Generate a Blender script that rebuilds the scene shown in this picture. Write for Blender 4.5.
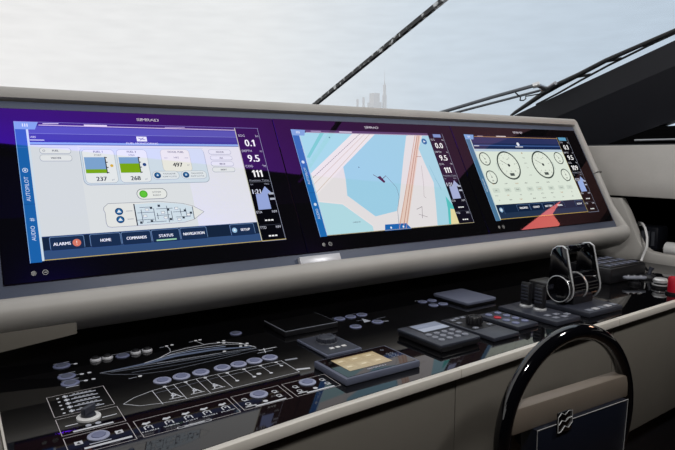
import bpy, bmesh, math, random
from mathutils import Vector, Matrix
random.seed(7)
PI = math.pi
for o in list(bpy.data.objects):
    bpy.data.objects.remove(o)
SC = bpy.context.scene
COL = SC.collection

# ------------------------------------------------------------------ camera
cam_d = bpy.data.cameras.new('camera')
cam = bpy.data.objects.new('camera', cam_d)
COL.objects.link(cam)
SC.camera = cam
cam_d.sensor_fit = 'HORIZONTAL'
cam_d.sensor_width = 36.0
cam_d.lens = 36.0 * 580.2 / 675.0
cam_d.clip_start = 0.02
cam_d.clip_end = 20000
right = Vector((0.83197, -0.55482, 0.0))
down = Vector((-0.06537, -0.09802, -0.99304))
fwd = Vector((0.55096, 0.82617, -0.11781))
cam.matrix_world = Matrix(((right.x, -down.x, -fwd.x, -0.1122),
                           (right.y, -down.y, -fwd.y, -1.1797),
                           (right.z, -down.z, -fwd.z, 0.3743),
                           (0, 0, 0, 1)))

# ------------------------------------------------------------------ world, exposure
def lin(c):
    c = c / 255.0
    return c / 12.92 if c <= 0.04045 else ((c + 0.055) / 1.055) ** 2.4
def rgb(h):
    if isinstance(h, str):
        h = h.lstrip('#')
        h = (int(h[0:2], 16), int(h[2:4], 16), int(h[4:6], 16))
    return (lin(h[0]), lin(h[1]), lin(h[2]), 1.0)

wd = bpy.data.worlds.new('overcast_sky')
SC.world = wd
wd.use_nodes = True
nt = wd.node_tree
nt.nodes.clear()
N = nt.nodes.new
tc = N('ShaderNodeTexCoord')
sep = N('ShaderNodeSeparateXYZ')
nt.links.new(tc.outputs['Generated'], sep.inputs[0])
rampx = N('ShaderNodeValToRGB')           # bright haze on one side, bluer cloud on the other
mr = N('ShaderNodeMapRange')
mr.inputs[1].default_value = 0.05; mr.inputs[2].default_value = 0.95
nt.links.new(sep.outputs[0], mr.inputs[0])
nt.links.new(mr.outputs[0], rampx.inputs[0])
rampx.color_ramp.elements[0].color = rgb((233, 232, 231))
rampx.color_ramp.elements[1].color = rgb((180, 196, 212))
e = rampx.color_ramp.elements.new(0.42); e.color = rgb((228, 230, 231))
e = rampx.color_ramp.elements.new(0.68); e.color = rgb((203, 214, 224))
mp = N('ShaderNodeMapping'); mp.inputs['Scale'].default_value = (9, 9, 50)
nt.links.new(tc.outputs['Generated'], mp.inputs[0])
ns = N('ShaderNodeTexNoise'); ns.inputs['Scale'].default_value = 2.2; ns.inputs['Detail'].default_value = 5
nt.links.new(mp.outputs[0], ns.inputs['Vector'])
nm = N('ShaderNodeMapRange'); nm.inputs[1].default_value = 0.3; nm.inputs[2].default_value = 0.7
nm.inputs[3].default_value = 0.965; nm.inputs[4].default_value = 1.03
nt.links.new(ns.outputs[0], nm.inputs[0])
mul = N('ShaderNodeVectorMath'); mul.operation = 'SCALE'
nt.links.new(rampx.outputs[0], mul.inputs[0]); nt.links.new(nm.outputs[0], mul.inputs['Scale'])
gz = N('ShaderNodeMapRange'); gz.inputs[1].default_value = -0.06; gz.inputs[2].default_value = 0.0
nt.links.new(sep.outputs[2], gz.inputs[0])
mixh = N('ShaderNodeMix'); mixh.data_type = 'RGBA'
mixh.inputs[6].default_value = (0.16, 0.18, 0.2, 1)
nt.links.new(gz.outputs[0], mixh.inputs[0]); nt.links.new(mul.outputs[0], mixh.inputs[7])
bgn = N('ShaderNodeBackground'); bgn.inputs[1].default_value = 1.06
wo = N('ShaderNodeOutputWorld')
nt.links.new(mixh.outputs[2], bgn.inputs[0]); nt.links.new(bgn.outputs[0], wo.inputs[0])

SC.view_settings.view_transform = 'Standard'
SC.view_settings.look = 'None'
SC.view_settings.exposure = 0.0
SC.view_settings.gamma = 1.0
SC.view_settings.use_curve_mapping = False

def area(name, loc, target, size, power, color=(1, 1, 1)):
    d = bpy.data.lights.new(name, 'AREA'); d.energy = power; d.color = color
    d.shape = 'DISK'; d.size = size
    o = bpy.data.objects.new(name, d); COL.objects.link(o); o.location = loc
    o.rotation_euler = (Vector(target) - Vector(loc)).to_track_quat('-Z', 'Y').to_euler()
    return o
# unseen area lamps added overhead to brighten the housing rim and roll
area('added_overhead_fill', (0.2, -1.05, 1.0), (0.4, -0.2, 0.0), 0.16, 9.0, (1.0, 0.98, 0.95))
area('added_overhead_fill', (1.4, -1.05, 1.0), (1.3, -0.2, 0.0), 0.16, 9.0, (1.0, 0.98, 0.95))

# ------------------------------------------------------------------ materials
MATS = {}
def mat(name, base, rough=0.5, metal=0.0, spec=0.5, noise=0.0, nscale=60, bump=0.0, coat=0.0, emit=None, estr=0.0):
    if name in MATS: return MATS[name]
    m = bpy.data.materials.new(name); m.use_nodes = True
    t = m.node_tree; b = t.nodes['Principled BSDF']
    c = rgb(base) if not isinstance(base, tuple) or len(base) == 3 and max(base) > 1 else (*base[:3], 1)
    b.inputs['Base Color'].default_value = c
    b.inputs['Roughness'].default_value = rough
    b.inputs['Metallic'].default_value = metal
    b.inputs['Specular IOR Level'].default_value = spec
    b.inputs['Coat Weight'].default_value = coat
    if emit is not None:
        b.inputs['Emission Color'].default_value = rgb(emit); b.inputs['Emission Strength'].default_value = estr
    if noise or bump:
        tx = t.nodes.new('ShaderNodeTexCoord')
        n = t.nodes.new('ShaderNodeTexNoise'); n.inputs['Scale'].default_value = nscale; n.inputs['Detail'].default_value = 4
        t.links.new(tx.outputs['Object'], n.inputs['Vector'])
        if noise:
            mx = t.nodes.new('ShaderNodeMix'); mx.data_type = 'RGBA'
            mx.inputs[6].default_value = (c[0] * (1 - noise), c[1] * (1 - noise), c[2] * (1 - noise), 1)
            mx.inputs[7].default_value = (min(1, c[0] * (1 + noise)), min(1, c[1] * (1 + noise)), min(1, c[2] * (1 + noise)), 1)
            t.links.new(n.outputs[0], mx.inputs[0]); t.links.new(mx.outputs[2], b.inputs['Base Color'])
        if bump:
            n2 = t.nodes.new('ShaderNodeTexNoise'); n2.inputs['Scale'].default_value = nscale * 8; n2.inputs['Detail'].default_value = 2
            t.links.new(tx.outputs['Object'], n2.inputs['Vector'])
            bp = t.nodes.new('ShaderNodeBump'); bp.inputs['Strength'].default_value = bump; bp.inputs['Distance'].default_value = 0.001
            t.links.new(n2.outputs[0], bp.inputs['Height']); t.links.new(bp.outputs[0], b.inputs['Normal'])
    MATS[name] = m
    return m

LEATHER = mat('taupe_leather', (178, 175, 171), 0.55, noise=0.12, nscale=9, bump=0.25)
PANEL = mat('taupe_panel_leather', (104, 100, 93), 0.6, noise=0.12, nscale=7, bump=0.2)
TRIM = mat('pale_edge_trim', (208, 203, 195), 0.4, noise=0.06, nscale=40)
FRAME = mat('slate_frame', (82, 90, 110), 0.42, noise=0.05, nscale=30)
DESK = mat('black_desk_glass', (9, 9, 11), 0.035, spec=0.35, noise=0.02, nscale=5)
BLACK = mat('black_plastic', (24, 24, 28), 0.38, noise=0.1, nscale=80)
SATIN = mat('charcoal_satin', (50, 53, 64), 0.36, noise=0.08, nscale=60)
SLATE = mat('slate_cover', (92, 97, 116), 0.42, noise=0.06, nscale=40)
GLOSS = mat('gloss_black', (8, 8, 12), 0.06, spec=0.6, coat=0.4, noise=0.02, nscale=20)
CHROME = mat('chrome', (215, 216, 220), 0.12, metal=1.0, noise=0.03, nscale=30)
POLISH = mat('polished_edge', (225, 226, 228), 0.28, metal=0.55, noise=0.03, nscale=30)
STEEL = mat('brushed_steel', (170, 172, 178), 0.35, metal=0.8, noise=0.08, nscale=60)
DARK = mat('cabin_black', (7, 7, 8), 0.9, spec=0.05, noise=0.1, nscale=12)
PILLAR = mat('pillar_black', (26, 27, 34), 0.45, noise=0.08, nscale=12)
WHITE = mat('white_plastic', (225, 225, 225), 0.35, noise=0.03, nscale=30)
PLATE = mat('silver_plate', (205, 206, 212), 0.35, metal=0.2, noise=0.04, nscale=40)
RED = mat('red_plastic', (190, 20, 45), 0.3, noise=0.05, nscale=30)
RUBBER = mat('wiper_rubber', (24, 25, 28), 0.5, noise=0.1, nscale=60)
ARMGREY = mat('wiper_arm_grey', (96, 102, 110), 0.4, noise=0.08, nscale=40)
KEYGREY = mat('key_grey', (128, 132, 144), 0.4, noise=0.05, nscale=60)
RINGB = mat('button_blue_grey', (112, 118, 150), 0.35, noise=0.05, nscale=60)
RINGL = mat('button_light_ring', (150, 155, 182), 0.35, noise=0.05, nscale=60)
FLOORM = mat('floor_teak', (70, 52, 40), 0.5, noise=0.3, nscale=6)
SEA = mat('sea_haze_pale', (205, 210, 214), 0.5, noise=0.1, nscale=0.05)  # haze brightness put into the colour, which also bounces light onto the towers
TOWER = mat('tower_haze_pale', (236, 237, 239), 0.9, noise=0.0, nscale=0.02)  # distance haze put into the pale base colour
DECKM = mat('foredeck_white', (200, 200, 198), 0.5, noise=0.04, nscale=4)

def colour_attr_mat(name, strength, rough, spec, base_mul, tint=False):
    """printed or lit graphics: the colour comes from the mesh's own flat colour regions"""
    m = bpy.data.materials.new(name); m.use_nodes = True
    t = m.node_tree; b = t.nodes['Principled BSDF']
    a = t.nodes.new('ShaderNodeAttribute'); a.attribute_name = 'Col'
    b.inputs['Roughness'].default_value = rough
    b.inputs['Specular IOR Level'].default_value = spec
    sc = t.nodes.new('ShaderNodeVectorMath'); sc.operation = 'SCALE'; sc.inputs['Scale'].default_value = base_mul
    t.links.new(a.outputs['Color'], sc.inputs[0]); t.links.new(sc.outputs[0], b.inputs['Base Color'])
    t.links.new(a.outputs['Color'], b.inputs['Emission Color'])
    b.inputs['Emission Strength'].default_value = strength
    if tint: add_coating(t, b)
    return m

def add_coating(t, b):
    """anti-reflection coating: a thin interference film, violet head-on, plum and brown at a slant"""
    lw = t.nodes.new('ShaderNodeLayerWeight'); lw.inputs['Blend'].default_value = 0.5
    cr = t.nodes.new('ShaderNodeValToRGB'); t.links.new(lw.outputs['Facing'], cr.inputs[0])
    pts = [(0.06, (.03, .002, .50)), (0.115, (.042, .004, .42)), (0.15, (.046, .006, .25)), (0.19, (.05, .007, .13)), (0.25, (.042, .006, .075)),
           (0.33, (.036, .008, .034)), (0.41, (.032, .011, .015)), (0.52, (.026, .012, .011)), (0.8, (.022, .014, .013))]
    els = cr.color_ramp.elements
    els[0].position = pts[0][0]; els[0].color = (*pts[0][1], 1)
    els[1].position = pts[-1][0]; els[1].color = (*pts[-1][1], 1)
    for p, c in pts[1:-1]:
        e = els.new(p); e.color = (*c, 1)
    f = t.nodes.new('ShaderNodeFresnel'); f.inputs['IOR'].default_value = 1.5
    d = t.nodes.new('ShaderNodeMath'); d.operation = 'DIVIDE'; d.inputs[1].default_value = 0.04
    t.links.new(f.outputs[0], d.inputs[0])
    v = t.nodes.new('ShaderNodeVectorMath'); v.operation = 'SCALE'
    t.links.new(cr.outputs[0], v.inputs[0]); t.links.new(d.outputs[0], v.inputs['Scale'])
    mn = t.nodes.new('ShaderNodeVectorMath'); mn.operation = 'MINIMUM'; mn.inputs[1].default_value = (1, 1, 1)
    t.links.new(v.outputs[0], mn.inputs[0])
    gl = t.nodes.new('ShaderNodeBsdfGlossy'); gl.inputs['Roughness'].default_value = 0.03
    t.links.new(mn.outputs[0], gl.inputs['Color'])
    ad = t.nodes.new('ShaderNodeAddShader')
    b.inputs['Specular IOR Level'].default_value = 0.0
    t.links.new(b.outputs[0], ad.inputs[0]); t.links.new(gl.outputs[0], ad.inputs[1])
    t.links.new(ad.outputs[0], t.nodes['Material Output'].inputs['Surface'])

SCREEN = colour_attr_mat('lcd_screen', 0.95, 0.1, 0.0, 0.0, tint=True)
PRINT = colour_attr_mat('emissive_print', 0.35, 0.4, 0.3, 0.55)  # print colour with some emission of its own
LCDM = colour_attr_mat('small_lcd', 0.8, 0.15, 0.4, 0.1)
GLASSM = bpy.data.materials.new('coated_black_glass'); GLASSM.use_nodes = True
_b = GLASSM.node_tree.nodes['Principled BSDF']
_b.inputs['Base Color'].default_value = (0.004, 0.004, 0.005, 1); _b.inputs['Roughness'].default_value = 0.2
add_coating(GLASSM.node_tree, _b)
BEZELPRINT = colour_attr_mat('bezel_print', 0.0, 0.5, 0.2, 1.0)

PANE = bpy.data.materials.new('clear_pane'); PANE.use_nodes = True
t = PANE.node_tree; t.nodes.clear()
_o = t.nodes.new('ShaderNodeOutputMaterial'); _t = t.nodes.new('ShaderNodeBsdfTransparent'); _g = t.nodes.new('ShaderNodeBsdfGlossy')
_t.inputs[0].default_value = (0.995, 0.997, 0.998, 1); _g.inputs['Roughness'].default_value = 0.02
_g.inputs['Color'].default_value = (0.8, 0.8, 0.8, 1)
_w = t.nodes.new('ShaderNodeLayerWeight'); _p = t.nodes.new('ShaderNodeMath'); _p.operation = 'POWER'; _p.inputs[1].default_value = 5.0
_f = t.nodes.new('ShaderNodeMath'); _f.operation = 'MULTIPLY'; _f.inputs[1].default_value = 0.08
t.links.new(_w.outputs['Facing'], _p.inputs[0]); t.links.new(_p.outputs[0], _f.inputs[0])
_m = t.nodes.new('ShaderNodeMixShader')
t.links.new(_f.outputs[0], _m.inputs[0]); t.links.new(_t.outputs[0], _m.inputs[1]); t.links.new(_g.outputs[0], _m.inputs[2])
t.links.new(_m.outputs[0], _o.inputs[0])

MULL = bpy.data.materials.new('flecked_black_joint'); MULL.use_nodes = True  # black joint with pale flecks where the noise runs high
t = MULL.node_tree; b = t.nodes['Principled BSDF']; b.inputs['Roughness'].default_value = 0.4
_n = t.nodes.new('ShaderNodeTexNoise'); _n.inputs['Scale'].default_value = 42; _n.inputs['Detail'].default_value = 5
_c = t.nodes.new('ShaderNodeTexCoord'); t.links.new(_c.outputs['Object'], _n.inputs['Vector'])
_r = t.nodes.new('ShaderNodeValToRGB'); t.links.new(_n.outputs[0], _r.inputs[0])
_r.color_ramp.elements[0].position = 0.56; _r.color_ramp.elements[0].color = rgb((20, 24, 28))
_r.color_ramp.elements[1].position = 0.63; _r.color_ramp.elements[1].color = rgb((215, 220, 222))
t.links.new(_r.outputs[0], b.inputs['Base Color'])
GLOWPANE = mat('added_glow_pane', (40, 20, 16), 0.3, noise=0.02, nscale=5, emit=(255, 196, 165), estr=11.0)  # added unseen emitter, made for the warm reflection in the third display

# ------------------------------------------------------------------ mesh helpers
class MB:
    def __init__(self): self.bm = bmesh.new()
    def box(self, lo, hi, bev=0.0, seg=2):
        r = bmesh.ops.create_cube(self.bm, size=1.0)
        vs = r['verts']
        for v in vs:
            for i in range(3):
                v.co[i] = lo[i] if v.co[i] < 0 else hi[i]
        if bev > 0:
            es = list({e for v in vs for e in v.link_edges})
            bmesh.ops.bevel(self.bm, geom=es, offset=bev, segments=seg, profile=0.5, affect='EDGES')
        return self
    def prism(self, pts, lo, hi, axis=2, bev=0.0):
        """closed outline pts (2-D) extruded along an axis"""
        def mk(p, h):
            if axis == 2: return (p[0], p[1], h)
            if axis == 0: return (h, p[0], p[1])
            return (p[0], h, p[1])
        a = [self.bm.verts.new(mk(p, lo)) for p in pts]; c = [self.bm.verts.new(mk(p, hi)) for p in pts]
        n = len(pts); fs = [self.bm.faces.new(a[::-1]), self.bm.faces.new(c)]
        for i in range(n): fs.append(self.bm.faces.new((a[i], a[(i + 1) % n], c[(i + 1) % n], c[i])))
        bmesh.ops.recalc_face_normals(self.bm, faces=fs)
        if bev > 0:
            es = list(fs[0].edges) + list(fs[1].edges)
            bmesh.ops.bevel(self.bm, geom=es, offset=bev, segments=2, profile=0.5, affect='EDGES')
        return self
    def tube(self, pts, r, seg=12, closed=False):
        pts = [Vector(p) for p in pts]; n = len(pts); rings = []
        rr = r if isinstance(r, (list, tuple)) else [r] * n
        up = None
        for i, p in enumerate(pts):
            if closed: d = pts[(i + 1) % n] - pts[i - 1]
            else: d = pts[min(i + 1, n - 1)] - pts[max(i - 1, 0)]
            d.normalize()
            if up is None:
                up = Vector((0, 0, 1)) if abs(d.z) < 0.9 else Vector((1, 0, 0))
            s = d.cross(up).normalized(); up = s.cross(d).normalized()
            rings.append([self.bm.verts.new(p + (s * math.cos(2 * PI * k / seg) + up * math.sin(2 * PI * k / seg)) * rr[i]) for k in range(seg)])
        m = n if closed else n - 1
        for i in range(m):
            a, c = rings[i], rings[(i + 1) % n]
            for k in range(seg):
                self.bm.faces.new((a[k], a[(k + 1) % seg], c[(k + 1) % seg], c[k]))
        if not closed:
            self.bm.faces.new(rings[0][::-1]); self.bm.faces.new(rings[-1])
        return self
    def lathe(self, prof, c=(0, 0, 0), seg=28, axis='z'):
        """profile (radius, height) turned about an axis through c"""
        rings = []
        for r, h in prof:
            ring = []
            for k in range(seg):
                a = 2 * PI * k / seg
                p = (r * math.cos(a), r * math.sin(a), h)
                if axis == 'x': p = (h, r * math.cos(a), r * math.sin(a))
                if axis == 'y': p = (r * math.sin(a), h, r * math.cos(a))
                ring.append(self.bm.verts.new((p[0] + c[0], p[1] + c[1], p[2] + c[2])))
            rings.append(ring)
        fs = []
        for a, b2 in zip(rings, rings[1:]):
            for k in range(seg): fs.append(self.bm.faces.new((a[k], a[(k + 1) % seg], b2[(k + 1) % seg], b2[k])))
        fs.append(self.bm.faces.new(rings[0][::-1])); fs.append(self.bm.faces.new(rings[-1]))
        bmesh.ops.recalc_face_normals(self.bm, faces=fs)
        return self
    def xf(self, M):
        bmesh.ops.transform(self.bm, matrix=M, verts=self.bm.verts); return self
    def build(self, name, m, parent=None, smooth=35):
        me = bpy.data.meshes.new(name)
        if parent is not None:
            bmesh.ops.translate(self.bm, vec=-Vector(parent_loc(parent)), verts=self.bm.verts)
        self.bm.normal_update()
        if smooth:
            for f in self.bm.faces: f.smooth = True
            for e in self.bm.edges:
                if len(e.link_faces) == 2 and e.calc_face_angle(0) > math.radians(smooth): e.smooth = False
        self.bm.to_mesh(me); self.bm.free()
        me.materials.append(m)
        o = bpy.data.objects.new(name, me); COL.objects.link(o)
        if parent is not None: o.parent = parent
        return o

def parent_loc(p):
    l = Vector(p.location)
    while p.parent is not None:
        p = p.parent; l += Vector(p.location)
    return l
def thing(name, label, cat, loc=(0, 0, 0), group=None):
    o = bpy.data.objects.new(name, None); COL.objects.link(o); o.location = loc
    o.empty_display_size = 0.02
    o['label'] = label; o['category'] = cat
    if group: o['group'] = group
    return o
def tag(o, label, cat, group=None):
    o['label'] = label; o['category'] = cat
    if group: o['group'] = group
    return o
def struct(o):
    o['kind'] = 'structure'; return o

# ------------------------------------------------------------------ flat graphics
_text_cache = {}
def text_geo(s):
    if s in _text_cache: return _text_cache[s]
    cu = bpy.data.curves.new('lettering', 'FONT'); cu.body = s; cu.size = 1.0
    cu.resolution_u = 3
    o = bpy.data.objects.new('lettering', cu); COL.objects.link(o)
    bpy.context.view_layer.update()
    dg = bpy.context.evaluated_depsgraph_get()
    me = bpy.data.meshes.new_from_object(o.evaluated_get(dg))
    vs = [(v.co.x, v.co.y) for v in me.vertices]; fs = [tuple(p.vertices) for p in me.polygons]
    bpy.data.objects.remove(o); bpy.data.curves.remove(cu); bpy.data.meshes.remove(me)
    _text_cache[s] = (vs, fs)
    return vs, fs

class Gfx:
    """coloured flat regions in millimetres on a plane, stacked by layer"""
    def __init__(self, P, dz=0.00014):
        self.P = P; self.dz = dz; self.v = []; self.f = []; self.c = []
    def _add(self, vs, fs, col, L):
        b = len(self.v)
        self.v += [self.P(x / 1000.0, y / 1000.0, self.dz * L) for x, y in vs]
        for f in fs:
            self.f.append(tuple(i + b for i in f)); self.c.append(rgb(col))
    def poly(self, pts, col, L=1):
        a = sum(pts[i][0] * pts[(i + 1) % len(pts)][1] - pts[(i + 1) % len(pts)][0] * pts[i][1] for i in range(len(pts)))
        if a < 0: pts = pts[::-1]
        self._add(pts, [tuple(range(len(pts)))], col, L); return self
    def rect(self, x0, y0, x1, y1, col, L=1):
        return self.poly([(x0, y0), (x1, y0), (x1, y1), (x0, y1)], col, L)
    def rr(self, x0, y0, x1, y1, r, col, L=1):
        return self.poly(self.rrp(x0, y0, x1, y1, r), col, L)
    @staticmethod
    def rrp(x0, y0, x1, y1, r, n=5):
        p = []
        for cx, cy, a0 in ((x1 - r, y0 + r, -90), (x1 - r, y1 - r, 0), (x0 + r, y1 - r, 90), (x0 + r, y0 + r, 180)):
            for k in range(n + 1):
                a = math.radians(a0 + 90 * k / n); p.append((cx + r * math.cos(a), cy + r * math.sin(a)))
        return p
    def line(self, pts, w, col, L=2, closed=False):
        q = list(pts) + ([pts[0]] if closed else [])
        for (x0, y0), (x1, y1) in zip(q, q[1:]):
            d = math.hypot(x1 - x0, y1 - y0)
            if d < 1e-6: continue
            nx, ny = -(y1 - y0) / d * w / 2, (x1 - x0) / d * w / 2
            ex, ey = (x1 - x0) / d * w * .3, (y1 - y0) / d * w * .3
            self.poly([(x0 - ex + nx, y0 - ey + ny), (x0 - ex - nx, y0 - ey - ny), (x1 + ex - nx, y1 + ey - ny), (x1 + ex + nx, y1 + ey + ny)], col, L)
        return self
    def dash(self, a, b, w, n, col, L=2):
        for k in range(n):
            t0, t1 = k / n, (k + .55) / n
            self.line([(a[0] + (b[0] - a[0]) * t0, a[1] + (b[1] - a[1]) * t0), (a[0] + (b[0] - a[0]) * t1, a[1] + (b[1] - a[1]) * t1)], w, col, L)
        return self
    def frame(self, x0, y0, x1, y1, r, w, col, L=2):
        return self.ring_poly(self.rrp(x0, y0, x1, y1, r), self.rrp(x0 + w, y0 + w, x1 - w, y1 - w, max(r - w, .2)), col, L)
    def ring_poly(self, a, b, col, L):
        n = len(a)
        for i in range(n):
            self.poly([a[i], a[(i + 1) % n], b[(i + 1) % n], b[i]], col, L)
        return self
    def disc(self, x, y, r, col, L=2, n=24):
        return self.poly([(x + r * math.cos(2 * PI * k / n), y + r * math.sin(2 * PI * k / n)) for k in range(n)], col, L)
    def ring(self, x, y, r, w, col, L=3, n=32):
        f = lambda q: [(x + q * math.cos(2 * PI * k / n), y + q * math.sin(2 * PI * k / n)) for k in range(n)]
        return self.ring_poly(f(r), f(r - w), col, L)
    def text(self, s, x, y, h, col, L=4, align='c', rot=0.0, wid=None, bold=0.0):
        vs, fs = text_geo(s)
        if not vs: return self
        k = h / 0.69
        xs = [p[0] for p in vs]; x0, x1 = min(xs), max(xs)
        kx = k if wid is None else wid / (x1 - x0)
        off = {'c': (x0 + x1) / 2, 'l': x0, 'r': x1}[align]
        ca, sa = math.cos(rot), math.sin(rot)
        for dx in ((0,) if not bold else (-bold, bold)):
            out = []
            for px, py in vs:
                a, b = (px - off) * kx + dx, (py - .345) * k
                out.append((x + a * ca - b * sa, y + a * sa + b * ca))
            self._add(out, fs, col, L)
        return self
    def build(self, name, m, parent=None):
        me = bpy.data.meshes.new(name)
        l = parent_loc(parent) if parent is not None else Vector((0, 0, 0))
        me.from_pydata([tuple(Vector(p) - l) for p in self.v], [], self.f); me.update()
        at = me.color_attributes.new('Col', 'FLOAT_COLOR', 'CORNER')
        for p, c in zip(me.polygons, self.c):
            for li in p.loop_indices: at.data[li].color = c
        me.materials.append(m)
        o = bpy.data.objects.new(name, me); COL.objects.link(o)
        if parent is not None: o.parent = parent
        return o

# screen plane: u along the console, v up the tilted face, w out of it
TN = (0.8787, 0.4773)
def SP(u, v, w): return (u, v * TN[1] - w * TN[0], 0.18 + v * TN[0] + w * TN[1])
SPM = Matrix(((1, 0, 0, 0), (0, TN[1], -TN[0], 0), (0, TN[0], TN[1], 0.18), (0, 0, 0, 1)))
def DP(x, y, w): return (x, y, w + 0.0002)

# ================================================================== THE SETTING
def WP(x, y, d=0.0): return (x, y, 0.845 - 0.32 * y + d)      # raked windshield plane
def quad_obj(name, corners, th, m, kind=True):
    """a slab of the windshield plane between four or more (x, y) corners"""
    b = MB(); bm = b.bm
    lo = [bm.verts.new(WP(x, y, 0)) for x, y in corners]; hi = [bm.verts.new(WP(x, y, th)) for x, y in corners]
    n = len(corners); fs = [bm.faces.new(lo[::-1]), bm.faces.new(hi)]
    for i in range(n): fs.append(bm.faces.new((lo[i], lo[(i + 1) % n], hi[(i + 1) % n], hi[i])))
    bmesh.ops.recalc_face_normals(bm, faces=fs)
    o = b.build(name, m, smooth=0)
    return struct(o)
quad_obj('window_1', [(-2.2, 1.75), (1.103, 1.75), (1.066, -0.39), (0.012, -0.235), (-2.2, 0.1)], 0.012, PANE)
quad_obj('window_2', [(1.113, 1.75), (2.30, 1.75), (2.30, -0.07), (2.07, -0.21), (2.08, -0.50), (1.99, -0.56), (1.076, -0.39)], 0.012, PANE)
mw = 0.0065
quad_obj('trim_1', [(1.142 - mw, 1.75), (1.142 + mw, 1.75), (1.069 + mw, -0.40), (1.069 - mw, -0.40)], -0.014, MULL)
hd = quad_obj('trim_2', [(-2.2, 0.1), (0.012, -0.235), (1.03, -0.395), (1.99, -0.57), (2.09, -0.50), (2.07, -0.22), (2.30, -0.08), (2.45, -0.08), (2.45, -0.56), (-2.2, -0.56)], 0.05, DARK)
struct(MB().box((-2.2, -3.4, 1.024), (2.45, -0.55, 1.07)).build('ceiling', DARK, smooth=0))
struct(MB().box((-2.4, -3.4, -0.86), (2.45, 1.9, -0.80)).build('floor', FLOORM, smooth=0))
# windshield side frame: a deep black bar along the right edge of the glass
pb = MB()
sec = [(2.30, -0.004), (2.46, 0.02), (2.46, -0.30), (2.40, -0.30), (2.315, -0.10)]
bm = pb.bm
ends = []
for y in (1.75, -0.12):
    ends.append([bm.verts.new(WP(x, y, d)) for x, d in sec])
fs = [bm.faces.new(ends[0]), bm.faces.new(ends[1][::-1])]
for i in range(5): fs.append(bm.faces.new((ends[0][i], ends[1][i], ends[1][(i + 1) % 5], ends[0][(i + 1) % 5])))
bmesh.ops.recalc_face_normals(bm, faces=fs)
struct(pb.build('trim_3', PILLAR, smooth=0))
# right cabin side, with an unseen glowing pane added for a display reflection
wr = MB()
wr.box((2.40, -0.02, -0.8), (2.46, 1.9, 0.36))
wr.box((2.40, -3.4, -0.8), (2.46, -0.02, 0.44))
wr.box((2.40, -0.02, 0.36), (2.46, 0.9, 0.50))
wr.prism([(-3.4, 0.44), (-0.02, 0.44), (-0.02, 0.86), (-0.36, 1.03), (-3.4, 1.03)], 2.44, 2.46, axis=0)
struct(wr.build('wall_right', DARK, smooth=0))
glow_shape = MB().prism([(-0.64, 0.785), (-0.438, 0.713), (-0.272, 0.640), (-0.37, 0.636), (-0.479, 0.618), (-0.66, 0.60)], 2.425, 2.439, axis=0)
struct(glow_shape.build('glow_panel', GLOWPANE, smooth=0))
# taupe side console: upper panel, cubby surround with a rounded opening, dark cubby inside
struct(MB().prism([(0.45, 0.229), (0.45, 0.413), (-0.200, 0.413), (-0.225, 0.300), (-1.2, 0.300), (-1.2, 0.229)], 1.935, 1.985, axis=0, bev=0.005).build('trim_4', LEATHER))  # aft end cut low so the added glowing pane reaches the display
arc = [(0.014, 0.221), (-0.012, 0.175), (-0.035, 0.128), (-0.050, 0.096), (-0.062, 0.073), (-0.078, 0.052), (-0.103, 0.038), (-0.14, 0.034), (-1.2, 0.034)]
struct(MB().prism([(0.35, -0.012), (0.35, 0.221)] + arc + [(-1.2, -0.012)], 1.932, 1.972, axis=0, bev=0.006).build('trim_5', LEATHER))
cub = MB()
cub.box((1.95, -1.2, -0.02), (2.40, 0.35, 0.012)); cub.box((2.36, -1.2, 0.0), (2.40, 0.35, 0.24)); cub.box((1.975, 0.10, 0.0), (2.40, 0.14, 0.24))
cub.box((1.97, -1.2, 0.226), (2.40, 0.35, 0.24))
struct(cub.build('trim_6', DARK, smooth=0))
struct(MB().box((1.985, -0.19, 0.405), (2.41, 1.0, 0.418), 0.003).build('trim_7', PILLAR))
struct(MB().box((2.33, -1.2, 0.438), (2.385, 0.20, 0.446), 0.002).build('trim_8', STEEL))
struct(MB().box((-2.2, 0.75, 0.16), (2.4, 1.8, 0.22), 0.01).build('trim_9', PILLAR))     # dash top under the windshield
struct(MB().box((-2.2, -3.46, -0.8), (2.45, -3.4, 1.03)).build('wall_rear', DARK, smooth=0))
struct(MB().box((-2.26, -3.4, -0.8), (-2.2, 0.1, 0.15)).box((-2.26, -3.4, 0.75), (-2.2, -0.56, 1.03)).box((-2.26, -3.4, 0.15), (-2.2, -1.2, 0.75)).build('wall_left', DARK, smooth=0))
# sea and far towers
struct(MB().box((-9000, 5, -3.2), (9000, 9000, -3.0)).build('floor_sea', SEA, smooth=0))

def tower(label, px, py, w, h, top):
    b = MB(); z0 = -3.0
    b.box((px - w / 2, py - w / 2, z0), (px + w / 2, py + w / 2, z0 + h * .8))
    b.box((px - w * .36, py - w * .36, z0 + h * .8), (px + w * .36, py + w * .36, z0 + h * .93))
    if top: b.tube([(px, py, z0 + h * .93), (px, py, z0 + h * 1.0), (px, py, z0 + h * top)], [w * .18, w * .07, w * .03], 6)
    tag(b.build('tower', TOWER, smooth=0), label, 'building', 'far towers in the haze')
for label, x_px, top_px, wpx, sp in (
        ('slim pale tower, leftmost of the hazy skyline', 357.5, 97, 2.2, 0),
        ('slim pale tower between the leftmost tower and the broad one', 363.5, 95, 2.2, 0),
        ('broad pale tower block with stepped top in the hazy skyline', 374.5, 91, 10, 0),
        ('tallest pale tower with a needle spire, rightmost of the hazy skyline', 384.5, 82, 3.0, 1.11)):
    r = (right * ((x_px - 337.5) / 580.2) + fwd + down * (-125 / 580.2)); r = Vector((r.x, r.y, 0)).normalized()
    D = 2600.0
    depth = D * (r.dot(Vector((fwd.x, fwd.y, 0))))
    h = (156.0 - top_px) / 580.2 * depth * 1.02 + 3
    tower(label, -0.11 + r.x * D, -1.18 + r.y * D, wpx / 580.2 * depth, h, sp)

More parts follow.
